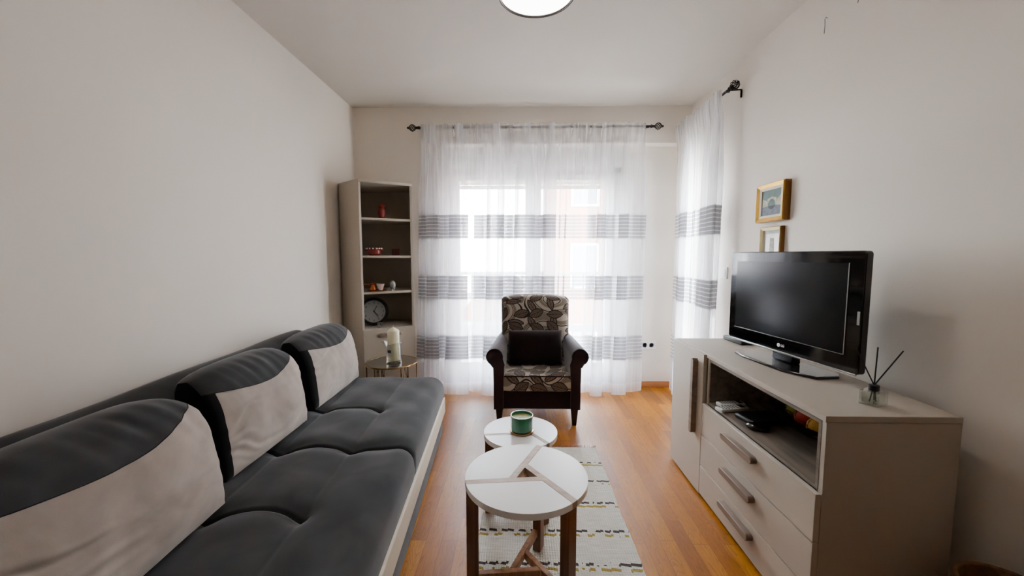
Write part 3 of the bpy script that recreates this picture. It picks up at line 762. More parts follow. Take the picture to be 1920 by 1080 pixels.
bm = B(); lathe(bm, [(.040, 0), (.042, .004), (.042, .215), (.038, .222), (.008, .242), (.004, .243)], n=36); finish(bm, 'wax', WAX, o, smooth=True)
bm = B(); tube(bm, [(0, 0, .24), (.001, 0, .254)], .0015, 6); finish(bm, 'wick', WHITEP, o)

# ------------------------------------------------------------------ armchair
AX, AY = .125, 2.745
ar = thing('armchair', 'dark brown roll arm armchair with leaf patterned back and seat', 'armchair', (AX, AY, 0))
mbox('front_rail', BROWNC, (-.27, .27, .015, .60, .125, .262), ar, bevel=.012)
# arm as lofted section
def arm(s):
    n = 22
    def sec(y, xs, zt, r):
        pts = [(.245, .125), (.243, .30), (.236, .455)]
        for k in range(n+1):
            a = math.radians(195)-math.radians(255)*k/n
            pts.append((.307+xs+r*math.cos(a), zt-r+r*math.sin(a)))
        pts += [(.318, .44), (.315, .30), (.315, .125)]
        return [(s*(px+xs*.3), y, pz) for px, pz in pts]
    bm = B(); rows = []
    for (y, xs, zt, r) in ((.0, .0, .575, .058), (.012, 0, .578, .060), (.20, -.012, .585, .055), (.42, -.03, .60, .048), (.58, -.04, .60, .042)):
        rows.append([bm.verts.new(p) for p in sec(y, xs, zt, r)])
    for a, b in zip(rows, rows[1:]):
        for i in range(len(a)): bm.faces.new((a[i], a[(i+1) % len(a)], b[(i+1) % len(a)], b[i]))
    bm.faces.new(rows[0]); bm.faces.new(rows[-1])
    finish(bm, 'arm', BROWNF, ar, smooth=True, bevel=.006)
    bm = B(); pts = [Vector(p)+Vector((0, -.003, 0)) for p in sec(0, 0, .575, .058)][2:-2]; tube(bm, pts, .0035, 6); finish(bm, 'piping', BROWNC, ar, smooth=True)
arm(-1); arm(1)
def cushion(name, W, D, H, mat, loc, rot, parent, power=.35, sub=(40, 34), fl=.55, lump=.004, seed=0):
    bm = B(); nu, nv = sub
    def P(u, v, s):
        su, sv = u*2-1, v*2-1; k = max(0, (1-abs(su)**5)*(1-abs(sv)**5))**power
        t = H/2*(fl+(1-fl)*k); e = 1-.03*(1-k)
        wr = lump*math.sin(u*9+seed)*math.sin(v*8+2*seed)
        return Vector((su*W/2, sv*D/2, s*(t+wr*k)))
    for s in (1, -1):
        g = [[bm.verts.new(P(i/nu, j/nv, s)) for j in range(nv+1)] for i in range(nu+1)]
        for i in range(nu):
            for j in range(nv): bm.faces.new((g[i][j], g[i+1][j], g[i+1][j+1], g[i][j+1]))
        if s == 1: top = g
    bot = g
    per = [(i, 0) for i in range(nu)]+[(nu, j) for j in range(nv)]+[(i, nv) for i in range(nu, 0, -1)]+[(0, j) for j in range(nv, 0, -1)]
    for k in range(len(per)):
        a, b = per[k], per[(k+1) % len(per)]
        bm.faces.new((top[a[0]][a[1]], top[b[0]][b[1]], bot[b[0]][b[1]], bot[a[0]][a[1]]))
    bmesh.ops.transform(bm, matrix=Matrix.Translation(loc) @ rot, verts=bm.verts[:])
    o = finish(bm, name, mat, parent, smooth=True, sangle=50); return o
sc_ = cushion('seat_cushion', .485, .50, .13, LEAF, (0, .245, .322), Matrix.Rotation(0, 4, 'X'), ar, fl=.80)
bm = B(); zt = .375; tube(bm, [(-.24, -.003, zt), (-.12, -.006, zt+.002), (0, -.007, zt+.003), (.12, -.006, zt+.002), (.24, -.003, zt)], .0045, 8); finish(bm, 'piping', BROWNC, sc_, smooth=True)
# backrest with arched top
bm = B(); nu, nv = 36, 40; tiltb = .10
def PB(u, v, s):
    su = u*2-1; W = .270+.006*v
    top = .925-.022*su*su-.020*max(0, (abs(su)-.9)/.1)**2
    z = .37+(top-.37)*v
    k = max(0, (1-abs(su)**8))**.5*max(0, (1-max(0, v*2-1)**8))**.5
    y = .385+tiltb*(z-.37)
    return Vector((su*W, y+(.07 if s < 0 else .0)+(-s)*(.045*k), z))
gs = []
for s in (1, -1):
    g = [[bm.verts.new(PB(i/nu, j/nv, s)) for j in range(nv+1)] for i in range(nu+1)]; gs.append(g)
    for i in range(nu):
        for j in range(nv): bm.faces.new((g[i][j], g[i+1][j], g[i+1][j+1], g[i][j+1]))
t_, b_ = gs
per = [(i, 0) for i in range(nu)]+[(nu, j) for j in range(nv)]+[(i, nv) for i in range(nu, 0, -1)]+[(0, j) for j in range(nv, 0, -1)]
for k in range(len(per)):
    a, b = per[k], per[(k+1) % len(per)]; bm.faces.new((t_[a[0]][a[1]], t_[b[0]][b[1]], b_[b[0]][b[1]], b_[a[0]][a[1]]))
finish(bm, 'backrest', LEAF, ar, smooth=True, sangle=60)
mbox('back_panel', BROWNC, (-.262, .262, .50, .53, .13, .80), ar, bevel=.01)
for (x, y) in ((-.275, .04), (.275, .04), (-.255, .52), (.255, .52)):
    bm = B(); vs = []
    for z, h in ((.128, .026), (0, .015)):
        vs.append([bm.verts.new((x+a*h, y+b*h, z)) for a, b in ((-1, -1), (1, -1), (1, 1), (-1, 1))])
    for i in range(4): bm.faces.new((vs[0][i], vs[0][(i+1) % 4], vs[1][(i+1) % 4], vs[1][i]))
    bm.faces.new(vs[0]); bm.faces.new(vs[1][::-1]); finish(bm, 'leg', LEGB, ar, bevel=.003)
o = cushion('lumbar_cushion', .42, .26, .12, BROWNC, (0, 0, 0), Matrix.Rotation(PI/2, 4, 'X'), None, power=.5, fl=.12, lump=.003)
o.location = (AX-.005, AY+.285, .525); o.rotation_euler = (-.16, 0, 0); o.name = 'lumbar_cushion'
tag(o, 'small dark brown cushion leaning in the armchair', 'cushion')

# ------------------------------------------------------------------ rug
ROWS = [(2.243, 1), (2.053, 1), (1.862, 1), (1.661, 1), (1.471, 1), (1.28, 1), (1.09, 1), (.90, 1)]
t = thing('woven_rug', 'long cream woven rug with dark and mustard dashes under the coffee tables', 'rug', (.155, 0, 0))
bm = B(); n = 60; Y0, Y1 = .35, 2.43
g = []
for j in range(121):
    y = Y0+(Y1-Y0)*j/120; row = []
    w = .335+.0025*math.sin(y*13)+.001*math.sin(y*77)
    for i in range(31):
        u = i/30*2-1; row.append(bm.verts.new((u*w, y, .008+.0008*math.sin(y*40+i))))
    g.append(row)
for a, b in zip(g, g[1:]):
    for i in range(30): bm.faces.new((a[i], a[i+1], b[i+1], b[i]))
ed = [e for e in bm.edges if e.is_boundary]; r = bmesh.ops.extrude_edge_only(bm, edges=ed)
for v in [v for v in r['geom'] if isinstance(v, bmesh.types.BMVert)]: v.co.z = .001
finish(bm, 'rug_body', rug_mat(ROWS), t, smooth=True, sangle=50)
bm = B(); rnd = random.Random(4)
for k in range(56):
    x = -.33+.66*k/55; tube(bm, [(x, Y1-.004, .006), (x+rnd.uniform(-.01, .01), Y1+.015, .005), (x+rnd.uniform(-.014, .014), Y1+.03+rnd.uniform(0, .012), .003)], .0018, 4)
o = finish(bm, 'fringe', prin('pinkish_fringe', (150, 116, 104), .95), t); tag(o, kind='stuff')

# ------------------------------------------------------------------ coffee tables
def ctable(label, cx, cy, zt, R, mark):
    t = thing('coffee_table', label, 'coffee table', (cx, cy, 0), 0, 'round coffee tables'); zt -= .008
    # pinwheel of three strips: each passes tangent to a centre triangle
    angs = [math.radians(a) for a in (186, 306, 66)]
    th_ = .022; ri = .033*R/.22; sw = .0112*R/.22; G = .0012
    dirs = [Vector((math.cos(a), math.sin(a))) for a in angs]
    # strip k: centre line offset perpendicular from centre by ri+sw
    strips = []
    for d in dirs:
        nn = Vector((-d.y, d.x)); off = nn*(ri)
        # from outer rim (along d) inwards past the centre triangle
        strips.append((off, d, nn))
    def inpoly(p, pl): return all((p-a).dot(n_) >= 0 for a, n_ in pl)
    def clip(poly, a, n_):
        out = []
        for i in range(len(poly)):
            p, q = poly[i], poly[(i+1) % len(poly)]; dp, dq = (p-a).dot(n_), (q-a).dot(n_)
            if dp >= 0: out.append(p)
            if (dp > 0 > dq) or (dp < 0 < dq): out.append(p+(q-p)*(dp/(dp-dq)))
        return out
    circ = [Vector((R*math.cos(2*PI*k/120), R*math.sin(2*PI*k/120))) for k in range(120)]
    for k in range(3):
        o1, d1, n1 = strips[k]; o2, d2, n2 = strips[(k+1) % 3]; o3, d3, n3 = strips[(k+2) % 3]
        # strip k : band |(p-o1).n1| < sw, cut at one end by the next strip
        pl = clip(clip(circ, o1-n1*sw, n1), o1+n1*sw, -n1)
        # cut by strip (k-1)'s inner edge side : keep the side toward d1
        pl = clip(pl, o3+n3*sw*1.0, n3*(1 if d1.dot(n3) > 0 else -1)) if False else pl
        e = o2-n2*sw if d1.dot(n2) < 0 else o2+n2*sw
        pl = clip(pl, e, (-n2 if d1.dot(n2) < 0 else n2))
        bm = B(); prism(bm, pl, zt-th_, zt+.0004); finish(bm, 'wood_strip', BAMB, t)
    # sectors between strips
    for k in range(3):
        o1, d1, n1 = strips[k]; o2, d2, n2 = strips[(k+1) % 3]
        pl = clip(circ, o1+n1*(sw+G), n1); pl = clip(pl, o2-n2*(sw+G), -n2)
        bm = B(); prism(bm, pl, zt-th_, zt); finish(bm, 'top_panel', WHITEL, t, bevel=.0012)
    lw = .0215
    for k in range(3):
        o1, d1, n1 = strips[k]; pc = d1*(R-.026)+n1*ri*.8
        m = Matrix.Translation((pc.x, pc.y, 0)) @ Matrix.Rotation(math.atan2(d1.y, d1.x), 4, 'Z')
        bm = B(); box(bm, -lw, lw, -lw*.8, lw*.8, .010, zt-th_, m)
        finish(bm, 'leg', WALNUT, t, bevel=.002)
        o2, d2, n2 = strips[(k+1) % 3]; c2 = [p*.86 for p in circ]
        pl = clip(clip(c2, o1-n1*sw*.9, n1), o1+n1*sw*.9, -n1); e = o2-n2*sw if d1.dot(n2) < 0 else o2+n2*sw
        pl = clip(pl, e, (-n2 if d1.dot(n2) < 0 else n2))
        bm = B(); prism(bm, pl, .075, .105); finish(bm, 'stretcher', LIGHTW, t, bevel=.002)
    return t
ctable('larger nearer white round coffee table with a pinwheel of wood strips', .024, 1.362, .455, .222, 1)
ctable('smaller farther white round coffee table carrying the green candle jar', .004, 1.822, .405, .177, 0)
t = thing('candle_jar', 'ribbed green glass candle jar on the smaller coffee table', 'candle', (.010, 1.815, .3975))
GG = prin('green_glass', (14, 118, 78), .08, var=.1, scale=20, coat=.4, spec=.8)
bm = B(); lathe(bm, [(.050, .012), (.053, .014), (.0535, .082), (.051, .082), (.050, .066), (.02, .065)], n=60, wob=lambda a, r, z: (r-.0012*abs(math.sin(7*a)), z)); finish(bm, 'jar', GG, t, smooth=True)
bm = B(); lathe(bm, [(.054, 0), (.058, .002), (.058, .010), (.053, .012)], n=48); finish(bm, 'gold_base', GOLD, t, smooth=True)
bm = B(); lathe(bm, [(.0499, .066), (.0499, .0685), (.01, .0690)], n=40); finish(bm, 'wax', prin('green_wax', (150, 158, 96), .5, var=.2, scale=60), t, smooth=True)
bm = B(); tube(bm, [(R_*math.cos(2*PI*k/40), R_*math.sin(2*PI*k/40), .082) for R_ in (.0522,) for k in range(40)], .0018, 6, True); finish(bm, 'rim', CHROME, t, smooth=True)

# ------------------------------------------------------------------ sideboard
SX0, SX1, SY_0, SY_1, SZT = .948, 1.358, 1.182, 2.325, .748
sb = thing('sideboard', 'long taupe sideboard with three drawers, a door and an open niche', 'sideboard', (0, 0, 0))
mbox('top_panel', TAUPE, (SX0-.004, SX1, SY_0, SY_1+.002, SZT-.020, SZT), sb, bevel=.0015)
mbox('side_panel', TAUPE, (SX0, SX1, SY_0+.001, SY_0+.019, .02, SZT-.021), sb, bevel=.001)
mbox('side_panel', TAUPE, (SX0, SX1, SY_1-.019, SY_1-.001, .02, SZT-.021), sb, bevel=.001)
mbox('side_panel', TAUPE, (SX0, SX1, 1.925, 1.943, .02, SZT-.021), sb, bevel=.001)
mbox('back_panel', TAUPE, (SX1-.010, SX1-.002, SY_0+.02, SY_1-.02, .02, SZT-.022), sb)
mbox('bottom_panel', TAUPE, (SX0, SX1, SY_0+.001, SY_1-.001, .02, .038), sb)
bm = B(); g = .012; y0, y1, z0, z1, xf, xb = SY_0+.0195, 1.924, .498, SZT-.0215, SX0-.001, SX1-.012
for d in ((xf, xb, y0, y1, z0, z0+g), (xf, xb, y0, y1, z1-g, z1), (xf, xb, y0, y0+g, z0+g, z1-g), (xf, xb, y1-g, y1, z0+g, z1-g), (xb-.006, xb, y0+g, y1-g, z0+g, z1-g)): box(bm, *d)
finish(bm, 'niche_lining', GREYOAK, sb)
def hbar(L_, vert, parent, c):
    bm = B(); w = .0145; pts = []
    for k in range(9): an = -PI/2+PI*k/8; pts.append((L_/2-w+w*math.cos(an), w*math.sin(an)))
    for k in range(9): an = PI/2+PI*k/8; pts.append((-L_/2+w+w*math.cos(an), w*math.sin(an)))
    # local: long axis -> y (or z), height -> z (or y), extrude along -x
    m = Matrix(((0, 0, -1, 0), (1, 0, 0, 0), (0, 1, 0, 0), (0, 0, 0, 1))) if not vert else Matrix(((0, 0, -1, 0), (0, 1, 0, 0), (1, 0, 0, 0), (0, 0, 0, 1)))
    prism(bm, pts, 0, .027, Matrix.Translation(c) @ m); finish(bm, 'handle', HANDLE, parent, bevel=.002)
for z0, z1, hz_ in ((.334, .494, .437), (.170, .330, .276), (.006+.014, .166, .118)):
    d = mbox('drawer', TAUPED, (SX0-.020, SX0-.001, SY_0+.001, 1.944, z0, z1), sb, bevel=.0015)
    hbar(.235, False, d, (SX0-.020, 1.597, hz_))
d = mbox('door', TAUPED, (SX0-.020, SX0-.001, 1.948, SY_1+.004, .012, SZT-.004), sb, bevel=.0015)
hbar(.40, True, d, (SX0-.020, 2.02, .508))

# television
TVM = Vector((1.190, 1.775, 0)); ta = math.atan2(.092, .71)
tv = thing('television', 'flat glossy black television angled on the sideboard', 'television', (TVM.x, TVM.y, SZT), ta)   # local: +y along screen (far), -x faces the room
def RR(bm, y0, y1, z0, z1, r, x0, x1, n=6):
    pts = []
    for (cy, cz, a0) in ((y1-r, z1-r, 0), (y0+r, z1-r, 90), (y0+r, z0+r, 180), (y1-r, z0+r, 270)):
        for k in range(n+1): a = math.radians(a0+90*k/n); pts.append((cy+r*math.cos(a), cz+r*math.sin(a)))
    m = Matrix(((0, 0, 1, 0), (1, 0, 0, 0), (0, 1, 0, 0), (0, 0, 0, 1))); prism(bm, pts, x0, x1, m)
bm = B(); RR(bm, -.36, .36, .055, .512, .014, 0, .03); RR(bm, -.30, .30, .09, .47, .03, .03, .075); finish(bm, 'casing', GLOSSB, tv, bevel=.004)
bm = B(); RR(bm, -.298, .312, .122, .465, .002, -.0012, 0); finish(bm, 'screen', SCREEN, tv)
bm = B(); box(bm, -.003, .0, -.302, -.2985, .12, .467); box(bm, -.003, 0, -.298, .312, .1185, .121); finish(bm, 'screen_gleam', CHROME, tv)  # chrome strips stand in for the gleam along the screen border
bm = B(); box(bm, -.002, .006, -.35, .355, .050, .0575); finish(bm, 'lower_trim', CHROME, tv, bevel=.001)
mbox('side_sticker', CHROME, (-.0012, 0, -.352, -.342, .24, .29), tv)
LGm = Matrix(((0, 0, -1, 0), (-1, 0, 0, 0), (0, 1, 0, 0), (0, 0, 0, 1)))
LOGO = prin('logo_silver', (215, 215, 215), .4, .2, var=0)
text('brand_logo', 'LG', .016, LOGO, tv, Matrix.Translation((-.001, -.0-.012, .085)) @ LGm)
bm = B(); lathe(bm, [(.0085, 0), (.0085, .0008)], n=24, mtx=Matrix.Translation((0, .012, .085)) @ LGm); finish(bm, 'logo_disc', LOGO, tv)
text('logo_face', 'L', .009, MATB, tv, Matrix.Translation((-.0012, .011, .085)) @ LGm)
bm = B(); prism(bm, [(-.075, .20), (-.04, .235), (.06, .235), (.09, .20), (.09, -.20), (.06, -.235), (-.04, -.235), (-.095, -.12), (-.095, .12)], .0, .012); finish(bm, 'stand_base', GLOSSB, tv, bevel=.004)
bm = B(); box(bm, .01, .05, -.06, .06, .012, .11); finish(bm, 'neck', GLOSSB, tv, bevel=.006)
# set-top box
o = mbox('set_top_box', MATB, (-.05, .05, -.085, .085, 0, .026), None, bevel=.006); o.location = (1.262, 2.225, SZT); o.rotation_euler.z = .1
tag(o, 'small flat black box behind the television at the far sideboard end', 'device')
# reed diffuser
CLEAR2 = clear_mat('bottle_glass', (.90, .92, .90, 1))
t = thing('reed_diffuser', 'square clear glass reed diffuser with three black reeds on the sideboard', 'reed diffuser', (1.178, 1.288, SZT), math.radians(28))
bm = B(); box(bm, -.034, .034, -.027, .027, 0, .046); box(bm, -.029, .029, -.022, .022, .008, .040); finish(bm, 'bottle', CLEAR2, t, bevel=.003)
bm = B(); box(bm, -.026, .026, -.019, .019, .006, .022); finish(bm, 'oil', clear_mat('diffuser_oil', (.93, .93, .88, 1)), t)
bm = B(); lathe(bm, [(.013, .046), (.015, .048), (.015, .064), (.012, .066), (.005, .066)], n=24); finish(bm, 'collar', MATB, t, smooth=True)
ca, sa = math.cos(math.radians(-28)), math.sin(math.radians(-28))
for (x0, y0, wx, wy, z1) in ((.018, .004, -.056, .012, .183), (.004, -.006, .012, .010, .190), (-.016, .004, .086, .0, .180)):
    x1, y1 = ca*wx-sa*wy, sa*wx+ca*wy
    bm = B(); tube(bm, [(x0, y0, .010), (0, 0, .064), (x1, y1, z1)], .0022, 6); finish(bm, 'reed', MATB, t, smooth=True)
# remotes and dark things in the niche
NZ = .5105
def remote(label, loc, rz, L_, W_):
    t = thing('remote_control', label, 'remote control', loc, rz, 'white remote controls in the niche')
    mbox('body', WHITEP, (-W_/2, W_/2, -L_/2, L_/2, 0, .018), t, bevel=.005)
    bm = B()
    for i in range(3):
        for j in range(6): x = (i-1)*W_*.27; y = -L_*.38+j*L_*.1; box(bm, x-.004, x+.004, y-.004, y+.004, .018, .0195)
    o = finish(bm, 'buttons', prin('grey_rubber', (120, 120, 122), .6), t); 
    mbox('display', MATB, (-W_*.36, W_*.36, L_*.24, L_*.42, .018, .0188), t)
remote('white remote control nearest the front edge of the niche', (1.005, 1.812, NZ), math.radians(-78), .15, .046)
remote('white remote control lying behind the front one in the niche', (1.03, 1.870, NZ), math.radians(-84), .13, .042)
o = mbox('black_case', MATB, (-.09, .09, -.06, .06, 0, .022), None, bevel=.01); o.location = (1.075, 1.70, NZ); o.rotation_euler.z = .2
tag(o, 'flat black case lying in the niche behind the black mouse', 'case')
bm = B(); sphere(bm, (0, 0, .012), .03, 20, 12, (1.1, 1.5, .6))
bmesh.ops.bisect_plane(bm, geom=bm.verts[:]+bm.edges[:]+bm.faces[:], plane_co=(0, 0, .0005), plane_no=(0, 0, -1), clear_outer=True)
t = thing('computer_mouse', 'rounded black mouse in front of the flat case in the niche', 'mouse', (1.005, 1.61, NZ), 1.1)
finish(bm, 'body', GLOSSB, t, smooth=True)
bm = B(); lathe(bm, [(.004, -.003), (.0055, 0), (.004, .003)], n=12, mtx=Matrix.Translation((0, .018, .028)) @ Matrix.Rotation(PI/2, 4, 'Y')); finish(bm, 'scroll_wheel', MATB, t)
for (x, y, r, c, lab) in ((1.30, 1.575, .04, (176, 182, 70), 'yellow green decorative ball at the back of the niche'), (1.29, 1.475, .045, (168, 44, 26), 'red decorative ball in the middle of the three in the niche'), (1.27, 1.375, .045, (210, 150, 40), 'orange yellow decorative ball nearest the near end of the niche')):
    pass
bm = B(); lathe(bm, [(.04, 0), (.06, .004), (.10, .05), (.115, .085), (.108, .085), (.09, .05), (.04, .012), (.01, .01)], n=36)
o = finish(bm, 'dark_bowl', MATB, smooth=True); o.location = (1.215, 1.595, NZ); o.scale = (.95, 1.42, .62); tag(o, 'dark bowl holding coloured balls inside the niche', 'bowl')
for (x, y, z, r, c, lab) in ((1.215, 1.700, .052, .034, (190, 196, 80), 'yellow green decorative ball, farthest in the niche bowl'), (1.20, 1.612, .052, .040, (186, 52, 30), 'red decorative ball between the two yellow ones in the bowl'), (1.185, 1.518, .050, .041, (226, 166, 50), 'orange yellow decorative ball, nearest in the niche bowl')):
    t = thing('decorative_ball', lab, 'ball', (x, y, NZ+z), 0, 'coloured balls in the niche bowl')
    bm = B(); sphere(bm, (0, 0, 0), r, 24, 16); finish(bm, 'ball', prin('ball_paint', c, .5, var=.15, scale=40), t, smooth=True)
    bm = B()
    for k in range(10):
        rot = Matrix.Rotation(k*1.1, 4, 'X') @ Matrix.Rotation(k*2.3, 4, 'Z')
        tube(bm, [rot @ Vector((r*1.0*math.cos(a), r*math.sin(a), .004*math.sin(a*5))) for a in [2*PI*i/24 for i in range(9)]], .0012, 4)
    finish(bm, 'thread', prin('dark_thread', (96, 60, 24), .6), t)

# ------------------------------------------------------------------ pictures
GFR = prin('gilded_frame', (206, 160, 66), .35, .75, var=.12, scale=20)
GFR2 = prin('pale_gilded_frame', (196, 180, 128), .4, .6, var=.12, scale=20)
GSD = prin('bronzed_frame_side', (128, 84, 34), .4, .6, var=.1, scale=20)
CREAM = prin('cream_mount', (226, 214, 196), .7, var=.02)
def picture(label, y0, y1, z0, z1, D, fw, mw, fm, sm):
    t = thing('framed_picture', label, 'picture', (XR, (y0+y1)/2, (z0+z1)/2)); a, h = (y1-y0)/2, (z1-z0)/2
    bm = B()
    for i in range(2):
        pass
    def ring(bm, ya, za, xa, yb, zb, xb):
        A_ = [bm.verts.new(p) for p in ((xa, -ya, -za), (xa, ya, -za), (xa, ya, za), (xa, -ya, za))]
        B_ = [bm.verts.new(p) for p in ((xb, -yb, -zb), (xb, yb, -zb), (xb, yb, zb), (xb, -yb, zb))]
        for i in range(4): bm.faces.new((A_[i], A_[(i+1) % 4], B_[(i+1) % 4], B_[i]))
    ring(bm, a, h, -D*.85, a-.004, h-.004, -D); ring(bm, a-.004, h-.004, -D, a-fw, h-fw, -D+.008)
    finish(bm, 'frame', fm, t)
    bm = B(); ring(bm, a, h, -.001, a, h, -D*.85); finish(bm, 'frame_side', sm, t)
    bm = B(); ring(bm, a-fw, h-fw, -D+.008, a-fw-mw, h-fw-mw, -D+.012); ring(bm, a-fw-mw, h-fw-mw, -D+.012, a-fw-mw, h-fw-mw, -D+.018); finish(bm, 'mount', CREAM, t)
    return t, a-fw-mw, h-fw-mw, -D+.018
t, a, h, x = picture('upper gilded picture of an arched bridge on the right wall', 2.168, 2.415, 1.437, 1.655, .042, .024, .013, GFR, GSD)
bm = B(); box(bm, x, x+.004, -a, a, -h, h); cv = finish(bm, 'painting', prin('teal_sky_paint', (84, 112, 112), .6, var=.35, scale=25), t)
def flat(name, pts, dx, mat):
    bm = B(); bm.faces.new([bm.verts.new((x-dx, p[0], p[1])) for p in pts]); return finish(bm, name, mat, cv)
flat('painted_water', [(-a, -h), (a, -h), (a, -.02), (-a, -.02)], .0008, prin('water_paint', (96, 106, 122), .6, var=.35, scale=40))
arc = [(-a, -.018), (-a*.5, -.018)]+[(-.035*math.cos(PI*k/10)*1.0, -.018+.035*math.sin(PI*k/10)) for k in range(0, 11)]+[(a*.5, -.018), (a, -.018), (a, .02), (a*.4, .034), (0, .038), (-a*.4, .034), (-a, .02)]
bm = B()
top = [(-a, .012), (-.05, .02), (-.02, .032), (0, .034), (.02, .032), (.05, .02), (a, .012)]
ins = [(-.034*math.cos(PI*k/8), -.018+.038*math.sin(PI*k/8)) for k in range(9)]
for k in range(8):
    p, q = ins[k], ins[k+1]; tz = lambda y: .034-.022*min(1, (abs(y)/.06))
    bm.faces.new([bm.verts.new((x-.0014, *v)) for v in (p, q, (q[0]*1.25, max(tz(q[0]), q[1]+.004)), (p[0]*1.25, max(tz(p[0]), p[1]+.004)))])
for s in (-1, 1): bm.faces.new([bm.verts.new((x-.0014, *v)) for v in ((s*.034, -.018), (s*a, -.022), (s*a, .03 if s > 0 else .04), (s*.0425, .012))])
finish(bm, 'painted_bridge', prin('bridge_paint', (172, 172, 150), .6, var=.3, scale=50), cv)
flat('painted_reflection', [(.030*math.cos(PI*k/8), -.018-.02*math.sin(PI*k/8)) for k in range(9)], .0016, prin('shadow_paint', (58, 60, 60), .6, var=.3, scale=50))
t, a, h, x = picture('lower pale gilded picture half hidden behind the television', 2.20, 2.385, 1.165, 1.408, .028, .020, .0, GFR2, GSD)
bm = B(); box(bm, x, x+.004, -a, a, -h, h); cv = finish(bm, 'painting', prin('pale_print', (216, 212, 206), .3, var=.06, scale=30), t)
flat('painted_figure', [(-.02, -h), (.022, -h), (.02, .06), (-.016, .055)], .001, prin('grey_figure', (160, 160, 150), .6, var=.3, scale=60))
flat('painted_band', [(-a, h-.02), (a, h-.02), (a, h), (-a, h)], .001, prin('grey_band', (170, 174, 178), .6, var=.1))

# ------------------------------------------------------------------ sockets, switch, wires
t = thing('wall_socket', 'white double socket low on the back wall beside the curtain', 'socket', (1.205, YB2, .405))
mbox('plate', WHITEP, (-.075, .075, -.010, 0, -.04, .04), t, bevel=.004)
for s in (-1, 1):
    bm = B(); lathe(bm, [(.024, 0), (.024, .001), (.020, .001), (.019, -.006)], n=24, mtx=Matrix.Translation((s*.031, -.010, 0)) @ Matrix.Rotation(PI/2, 4, 'X')); so_ = finish(bm, 'socket_well', WHITEP, t, smooth=True)
    bm = B()
    for k in (-1, 1): lathe(bm, [(.0035, 0), (.0035, .003)], n=10, mtx=Matrix.Translation((s*.031+k*.009, -.010, 0)) @ Matrix.Rotation(PI/2, 4, 'X'))
    bm2 = B(); tube(bm2, [(s*.031+.021*math.cos(2*PI*k/24), -.0115, .021*math.sin(2*PI*k/24)) for k in range(24)], .0016, 5, True); finish(bm2, 'well_rim', prin('grey_rim', (120, 120, 120), .5, var=0), so_)
    finish(bm, 'pin_holes', MATB, so_)
t = thing('light_switch', 'white light switch on the right wall beside the side curtain', 'switch', (XR2, 2.86, 1.118))
mbox('plate', WHITEP, (-.010, 0, -.042, .042, -.042, .042), t, bevel=.003); mbox('rocker', WHITEP, (-.014, -.010, -.028, .028, -.028, .028), t, bevel=.002)
WIRE = prin('grey_cable', (70, 66, 62), .5, var=0)
for lab, y, z, s in (('thin cable end sticking out of the right wall near the ceiling, farther one', 1.985, 2.34, 1), ('thin cable end sticking out of the right wall at the top frame edge', 1.80, 2.37, 1.1)):
    bm = B(); tube(bm, [(XR-.001, y, z+.03*s), (XR-.012, y-.004, z+.032*s), (XR-.022, y-.012, z+.018*s), (XR-.020, y-.012, z-.012*s), (XR-.012, y+.002, z-.04*s)], .0014, 6)
    o = finish(bm, 'cable_end', WIRE, smooth=True); tag(o, lab, 'cable', 'loose cable ends on the right wall')

# ceiling lamp
LAMP = prin('lamp_diffuser', (250, 250, 248), .5, var=0, emit=(255, 250, 244), es=1.7)
t = thing('ceiling_lamp', 'round white glowing flush ceiling lamp with thin dark rim', 'ceiling lamp', (.078, 1.975, ZC))
bm = B(); lathe(bm, [(.16, -.001), (.162, -.035), (.172, -.045), (.10, -.052), (.02, -.054)], n=64); finish(bm, 'diffuser', LAMP, t, smooth=True)
bm = B(); tube(bm, [(.184*math.cos(2*PI*k/72), .184*math.sin(2*PI*k/72), -.050) for k in range(72)], .004, 8, True); finish(bm, 'rim', IRON, t, smooth=True)
bm = B(); lathe(bm, [(.14, -.0005), (.17, -.0005), (.183, -.04), (.183, -.046), (.176, -.046), (.165, -.02), (.14, -.012)], n=64); finish(bm, 'housing', WHITEP, t, smooth=True)

# basket
t = thing('wicker_basket', 'woven wicker basket on the floor at the near end of the sideboard', 'basket', (1.351, 1.022, 0))
WICK = prin('wicker', (128, 94, 58), .7, var=.3, scale=60)
bm = B(); H = .318; rows_ = 30
lathe(bm, [(.085, .002), (.09, .01), (.108, H), (.100, H), (.084, .02), (.02, .012)], n=48, wob=lambda a, r, z: (r+.0, z))
finish(bm, 'body', WICK, t, smooth=True)
bm = B()
for k in range(rows_):
    z = .01+(H-.01)*k/(rows_-1); rr = .091+(.1085-.091)*k/(rows_-1)
    tube(bm, [((rr+.002*math.cos(12*a+PI*k))*math.cos(a), (rr+.002*math.cos(12*a+PI*k))*math.sin(a), z) for a in [2*PI*i/72 for i in range(72)]], .0035, 5, True)
finish(bm, 'weave', WICK, t, smooth=True)
bm = B(); tube(bm, [(.105*math.cos(2*PI*i/48), .105*math.sin(2*PI*i/48), H+.002) for i in range(48)], .006, 8, True); finish(bm, 'rim', WICK, t, smooth=True)

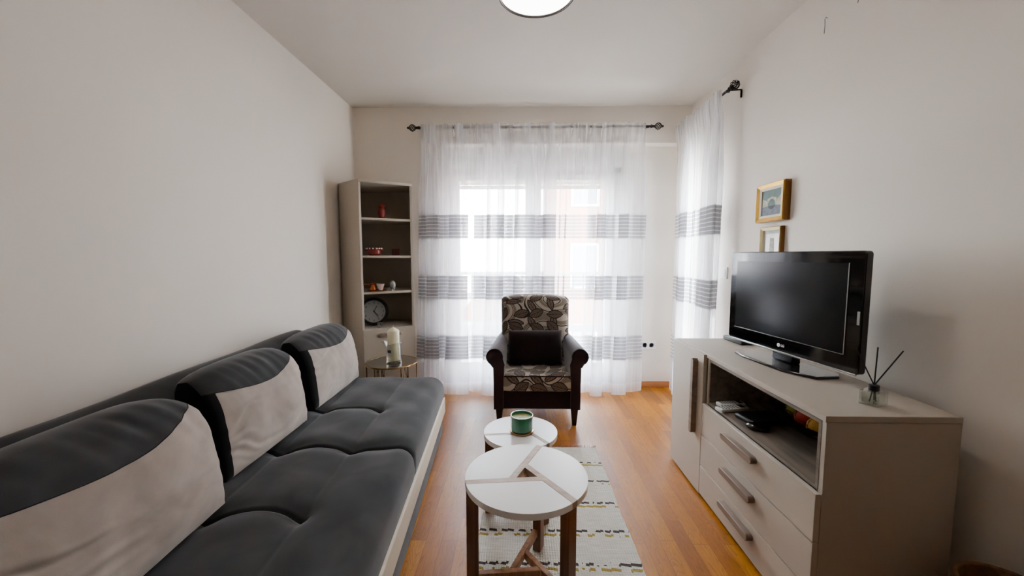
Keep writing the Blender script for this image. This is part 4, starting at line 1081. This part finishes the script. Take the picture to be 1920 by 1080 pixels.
# ------------------------------------------------------------------ light
wd = bpy.data.worlds.new('sky'); SC.world = wd; wd.use_nodes = True; nt = wd.node_tree; nt.nodes.clear()
o = nt.nodes.new('ShaderNodeOutputWorld'); bg = nt.nodes.new('ShaderNodeBackground'); L(nt, bg.outputs[0], o.inputs[0])
tc = nt.nodes.new('ShaderNodeTexCoord'); sp = nt.nodes.new('ShaderNodeSeparateXYZ'); L(nt, tc.outputs['Generated'], sp.inputs[0])
r = nt.nodes.new('ShaderNodeValToRGB'); L(nt, sp.outputs['Z'], r.inputs[0])
r.color_ramp.elements[0].position = 0; r.color_ramp.elements[0].color = (1, .985, .955, 1); r.color_ramp.elements[1].position = .5; r.color_ramp.elements[1].color = (.78, .88, 1, 1)
L(nt, r.outputs[0], bg.inputs[0]); bg.inputs[1].default_value = 11.0
def portal(loc, rot, sx, sy):
    l = bpy.data.lights.new('sky_portal', 'AREA'); l.shape = 'RECTANGLE'; l.size = sx; l.size_y = sy; l.cycles.is_portal = True
    o = bpy.data.objects.new('sky_portal', l); COL.objects.link(o); o.location = loc; o.rotation_euler = rot
portal((.115, YB2+.30, 1.05), (-PI/2, 0, 0), 1.7, 2.2)
portal((XR+.33, (WY0+WY1)/2, 1.1), (0, PI/2, 0), 2.1, .5)
l = bpy.data.lights.new('sun', 'SUN'); l.energy = 1.2; l.angle = .02; l.color = (1, .93, .84)
o = bpy.data.objects.new('sun', l); COL.objects.link(o); o.rotation_euler = (math.radians(38), 0, math.radians(-50))
lp = bpy.data.lights.new('lamp_light', 'AREA'); lp.shape = 'DISK'; lp.size = .32; lp.energy = .4; lp.color = (1, .96, .9)
o = bpy.data.objects.new('lamp_light', lp); COL.objects.link(o); o.location = (.078, 1.975, ZC-.060)

# ------------------------------------------------------------------ camera
cam = bpy.data.cameras.new('camera'); co = bpy.data.objects.new('camera', cam); COL.objects.link(co); SC.camera = co
F = 730.; cam.sensor_width = 36; cam.lens = F*36/1920; cam.clip_start = .02; cam.clip_end = 500
pitch = math.atan(60/F); yaw = math.atan(15/math.hypot(F, 60))
co.location = (0, 0, 1.24); co.rotation_euler = (PI/2-pitch, 0, yaw)
SC.view_settings.view_transform = 'AgX'; SC.view_settings.look = 'None'; SC.view_settings.exposure = 2.92
try:
    SC.cycles.use_denoising = True; SC.cycles.max_bounces = 12; SC.cycles.diffuse_bounces = 8; SC.cycles.transparent_max_bounces = 24; SC.cycles.sample_clamp_indirect = 6
except Exception: pass
